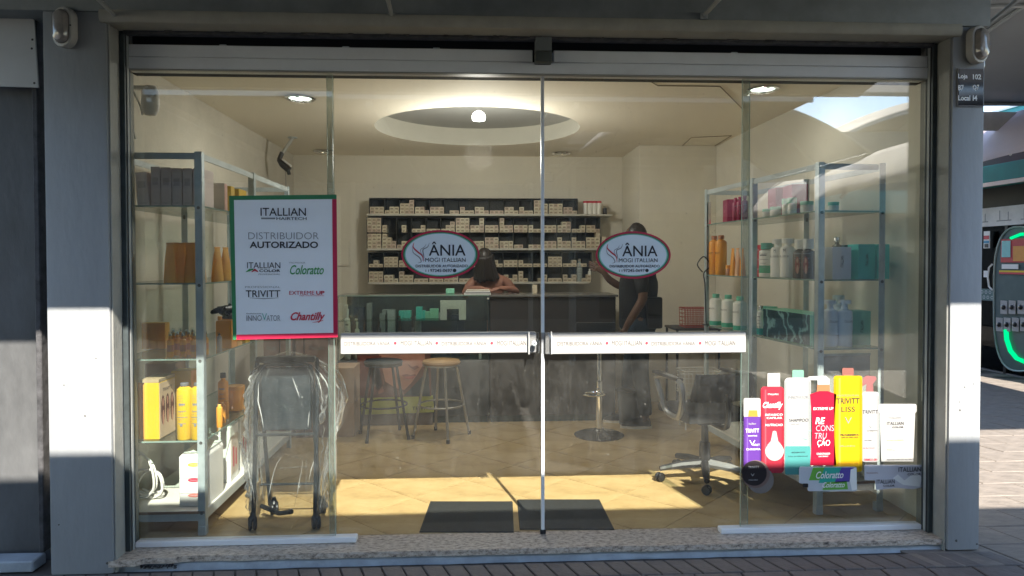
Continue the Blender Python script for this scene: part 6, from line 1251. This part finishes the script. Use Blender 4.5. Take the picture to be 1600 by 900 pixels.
# standing person: side on, reaching with one arm towards the back shelves
q = at(1000, 660, y=2.36); P = T('person', 'standing person in black shirt and dark jeans reaching left, with dark hair and dark sneakers', 'person', (q.x, 2.42, 0))
fd = V((-1, .15, 0)).normalized()   # facing left
sd_ = V((.15, 1, 0)).normalized()
def B(f, s, z): return fd*f+sd_*s+V((0, 0, z))
pts = [(B(0, 0, .92), (.105, .09)), (B(.01, 0, 1.08), (.11, .09)), (B(.0, 0, 1.26), (.165, .12)), (B(-.01, 0, 1.38), (.13, .09)), (B(.0, 0, 1.45), .055), (B(.02, 0, 1.54), .052)]
edges = [(0, 1), (1, 2), (2, 3), (3, 4), (4, 5)]
def chain(start, lst):
    a = start
    for p_ in lst: pts.append(p_); edges.append((a, len(pts)-1)); a = len(pts)-1
    return a
for s_, ff in ((-1, -.05), (1, .09)):
    chain(0, [(B(.0, s_*.09, .86), .088), (B(ff*.5+.02, s_*.10, .48), .058), (B(ff, s_*.10, .12), .040), (B(ff, s_*.10, .05), .038), (B(ff+.14, s_*.11, .035), .034)])
sh1 = chain(3, [(B(-.0, -.17, 1.38), .055), (B(-.02, -.23, 1.12), .043), (B(.08, -.22, .95), .036), (B(.12, -.20, .88), .027)])
w1 = B(.12, -.20, .88); hand(pts, edges, sh1, w1, fd*.4+V((0, 0, -1)), fd, sd_)
sh2 = chain(3, [(B(.0, .17, 1.38), .055), (B(.14, .20, 1.20), .043), (B(.25, .16, 1.27), .034), (B(.30, .12, 1.34), .027)])
w2_ = B(.30, .12, 1.34); hand(pts, edges, sh2, w2_, fd+V((0, 0, .5)), V((0, 0, 1)), -sd_)
skin_mesh('body', pts, edges, skin, P)
blk = M('black_cotton', (.015, .017, .020), .85, var=.2, vs=10, bump=.3, bs=14); jean = M('dark_denim', (.018, .030, .042), .85, var=.25, vs=12, bump=.3, bs=16)
pts = [(B(0, 0, .80), (.19, .165)), (B(0, 0, .92), (.19, .160)), (B(.01, 0, 1.08), (.175, .145)), (B(.0, 0, 1.26), (.20, .155)), (B(-.01, 0, 1.385), (.15, .115)), (B(.0, 0, 1.45), .068)]; edges = [(0, 1), (1, 2), (2, 3), (3, 4), (4, 5)]
chain(4, [(B(-.0, -.17, 1.385), .075), (B(-.015, -.225, 1.14), .062)]); chain(4, [(B(.0, .17, 1.385), .075), (B(.12, .20, 1.22), .062)]); skin_mesh('shirt', pts, edges, blk, P)
pts = [(B(0, 0, 1.02), (.15, .13)), (B(0, 0, .93), (.185, .155)), (B(0, 0, .85), (.18, .15))]; edges = [(0, 1), (1, 2)]
for s_, ff in ((-1, -.05), (1, .09)): chain(2, [(B(.0, s_*.09, .78), .102), (B(ff*.5+.02, s_*.10, .48), .078), (B(ff, s_*.10, .15), .064), (B(ff, s_*.10, .10), .064)])
skin_mesh('jeans', pts, edges, jean, P)
for s_, ff in ((-1, -.05), (1, .09)):
    f0 = B(ff+.055, s_*.105, 0); t = MB(); prof = [(-.10, .04), (-.095, .095), (-.04, .10), (.02, .075), (.09, .055), (.135, .035)]
    mb = MB(); rings = []
    for a, h_ in ((-.105, .05), (-.09, .085), (-.04, .095), (.02, .085), (.08, .062), (.13, .048), (.15, .03)):
        wd_ = .036 if a < .0 else (.046 if a < .1 else .034); wd_ *= (.6 if a in (-.105, .15) else 1)
        rings.append([f0+fd*a+sd_*wd_*math.cos(c_)+V((0, 0, .022+max(0, math.sin(c_))*(h_-.022))) for c_ in [math.pi*i/8 for i in range(9)]])
    mb.add([v for r_ in rings for v in r_], [(i*9+j, i*9+j+1, (i+1)*9+j+1, (i+1)*9+j) for i in range(6) for j in range(8)]+[tuple(range(9)), tuple(range(54, 63))]); shoe = mb.build('sneaker', blk, P)
    mb = MB(); ol = [f0+fd*(.022+.135*math.cos(c_))+sd_*(.046+.004*math.cos(c_))*math.sin(c_) for c_ in [2*math.pi*i/24 for i in range(24)]]
    mb.add(ol+[v+V((0, 0, .023)) for v in ol], [tuple(range(24)), tuple(range(24, 48))]+[(i, (i+1) % 24, (i+1) % 24+24, i+24) for i in range(24)]); mb.build('sole', wplas, shoe)
t_ = T('hip_bag', 'dark bag hanging at the hip of the standing person', 'bag', (P.location.x+.10, P.location.y-.12, .86)); MB().cbox(-.07, .07, -.05, .03, 0, .27, .02).build('body', M('bag_black', (.02, .022, .025), .6, bump=.2), t_); MB().cbox(-.06, .06, -.062, -.0505, .12, .25, .008).build('flap', MATS['bag_black'], t_)
head(P, B(.035, 0, 1.635), R(-128), 0, 0)
# seated person behind the counter, head bowed
q = at(768, 460, y=3.2); P = T('person', 'seated person behind the counter with bowed dark head, bare shoulders and gray top', 'person', (q.x-.02, 3.18, 0))
pts = [(V((0, .08, .74)), (.16, .13)), (V((0, .06, .95)), (.14, .11)), (V((0, .02, 1.14)), (.165, .11)), (V((0, -.01, 1.25)), (.13, .085)), (V((-.02, -.05, 1.33)), .055), (V((-.05, -.08, 1.40)), .05)]; edges = [(0, 1), (1, 2), (2, 3), (3, 4), (4, 5)]
for s_ in (-1, 1): chain(0, [(V((s_*.1, -.02, .70)), .085), (V((s_*.12, .0-.14, .66)), .065), (V((s_*.12, -.12, .30)), .05), (V((s_*.12, -.10, .06)), .04), (V((s_*.12, -.14, .03)), .034)])
a1 = chain(3, [(V((-.17, 0, 1.24)), .055), (V((-.25, -.06, 1.08)), .045), (V((-.20, -.20, 1.165)), .036), (V((-.12, -.30, 1.185)), .026)]); hand(pts, edges, a1, V((-.12, -.30, 1.185)), V((.8, -.5, 0)), V((.5, .8, 0)), V((0, 0, 1)), .4)
a2 = chain(3, [(V((.17, 0, 1.24)), .055), (V((.26, -.05, 1.08)), .045), (V((.24, -.20, 1.165)), .036), (V((.14, -.30, 1.185)), .026)]); hand(pts, edges, a2, V((.14, -.30, 1.185)), V((-.8, -.5, 0)), V((-.5, .8, 0)), V((0, 0, 1)), .4)
skin_mesh('body', pts, edges, M('skin_warm', (.28, .13, .09), .55, var=.15, vs=10), P)
pts = [(V((0, .08, .70)), (.19, .16)), (V((0, .06, .95)), (.16, .13)), (V((0, .02, 1.12)), (.18, .125)), (V((0, .0, 1.20)), (.13, .10))]; edges = [(0, 1), (1, 2), (2, 3)]; skin_mesh('tank_top', pts, edges, M('gray_cotton', (.10, .10, .10), .85, var=.2), P)
head(P, V((-.04, -.09, 1.44)), R(165), R(-20), .24)
t = T('counter_chair', 'dark chair carrying the seated person behind the counter', 'chair', (q.x-.02, 3.2, 0)); MB().cbox(-.22, .22, -.18, .25, .55, .60, .015).build('seat', fb, t); MB().tube([(0, .05, 0.02), (0, .05, .55)], .03, 10).build('column', blackp, t); MB().lathe([(0, 0), (.25, 0), (.24, .02), (.04, .04), (0, .04)], (0, .05, 0), 24).build('base', blackp, t); MB().cbox(-.2, .2, .27, .30, .75, 1.1, .01).build('backrest', fb, t)
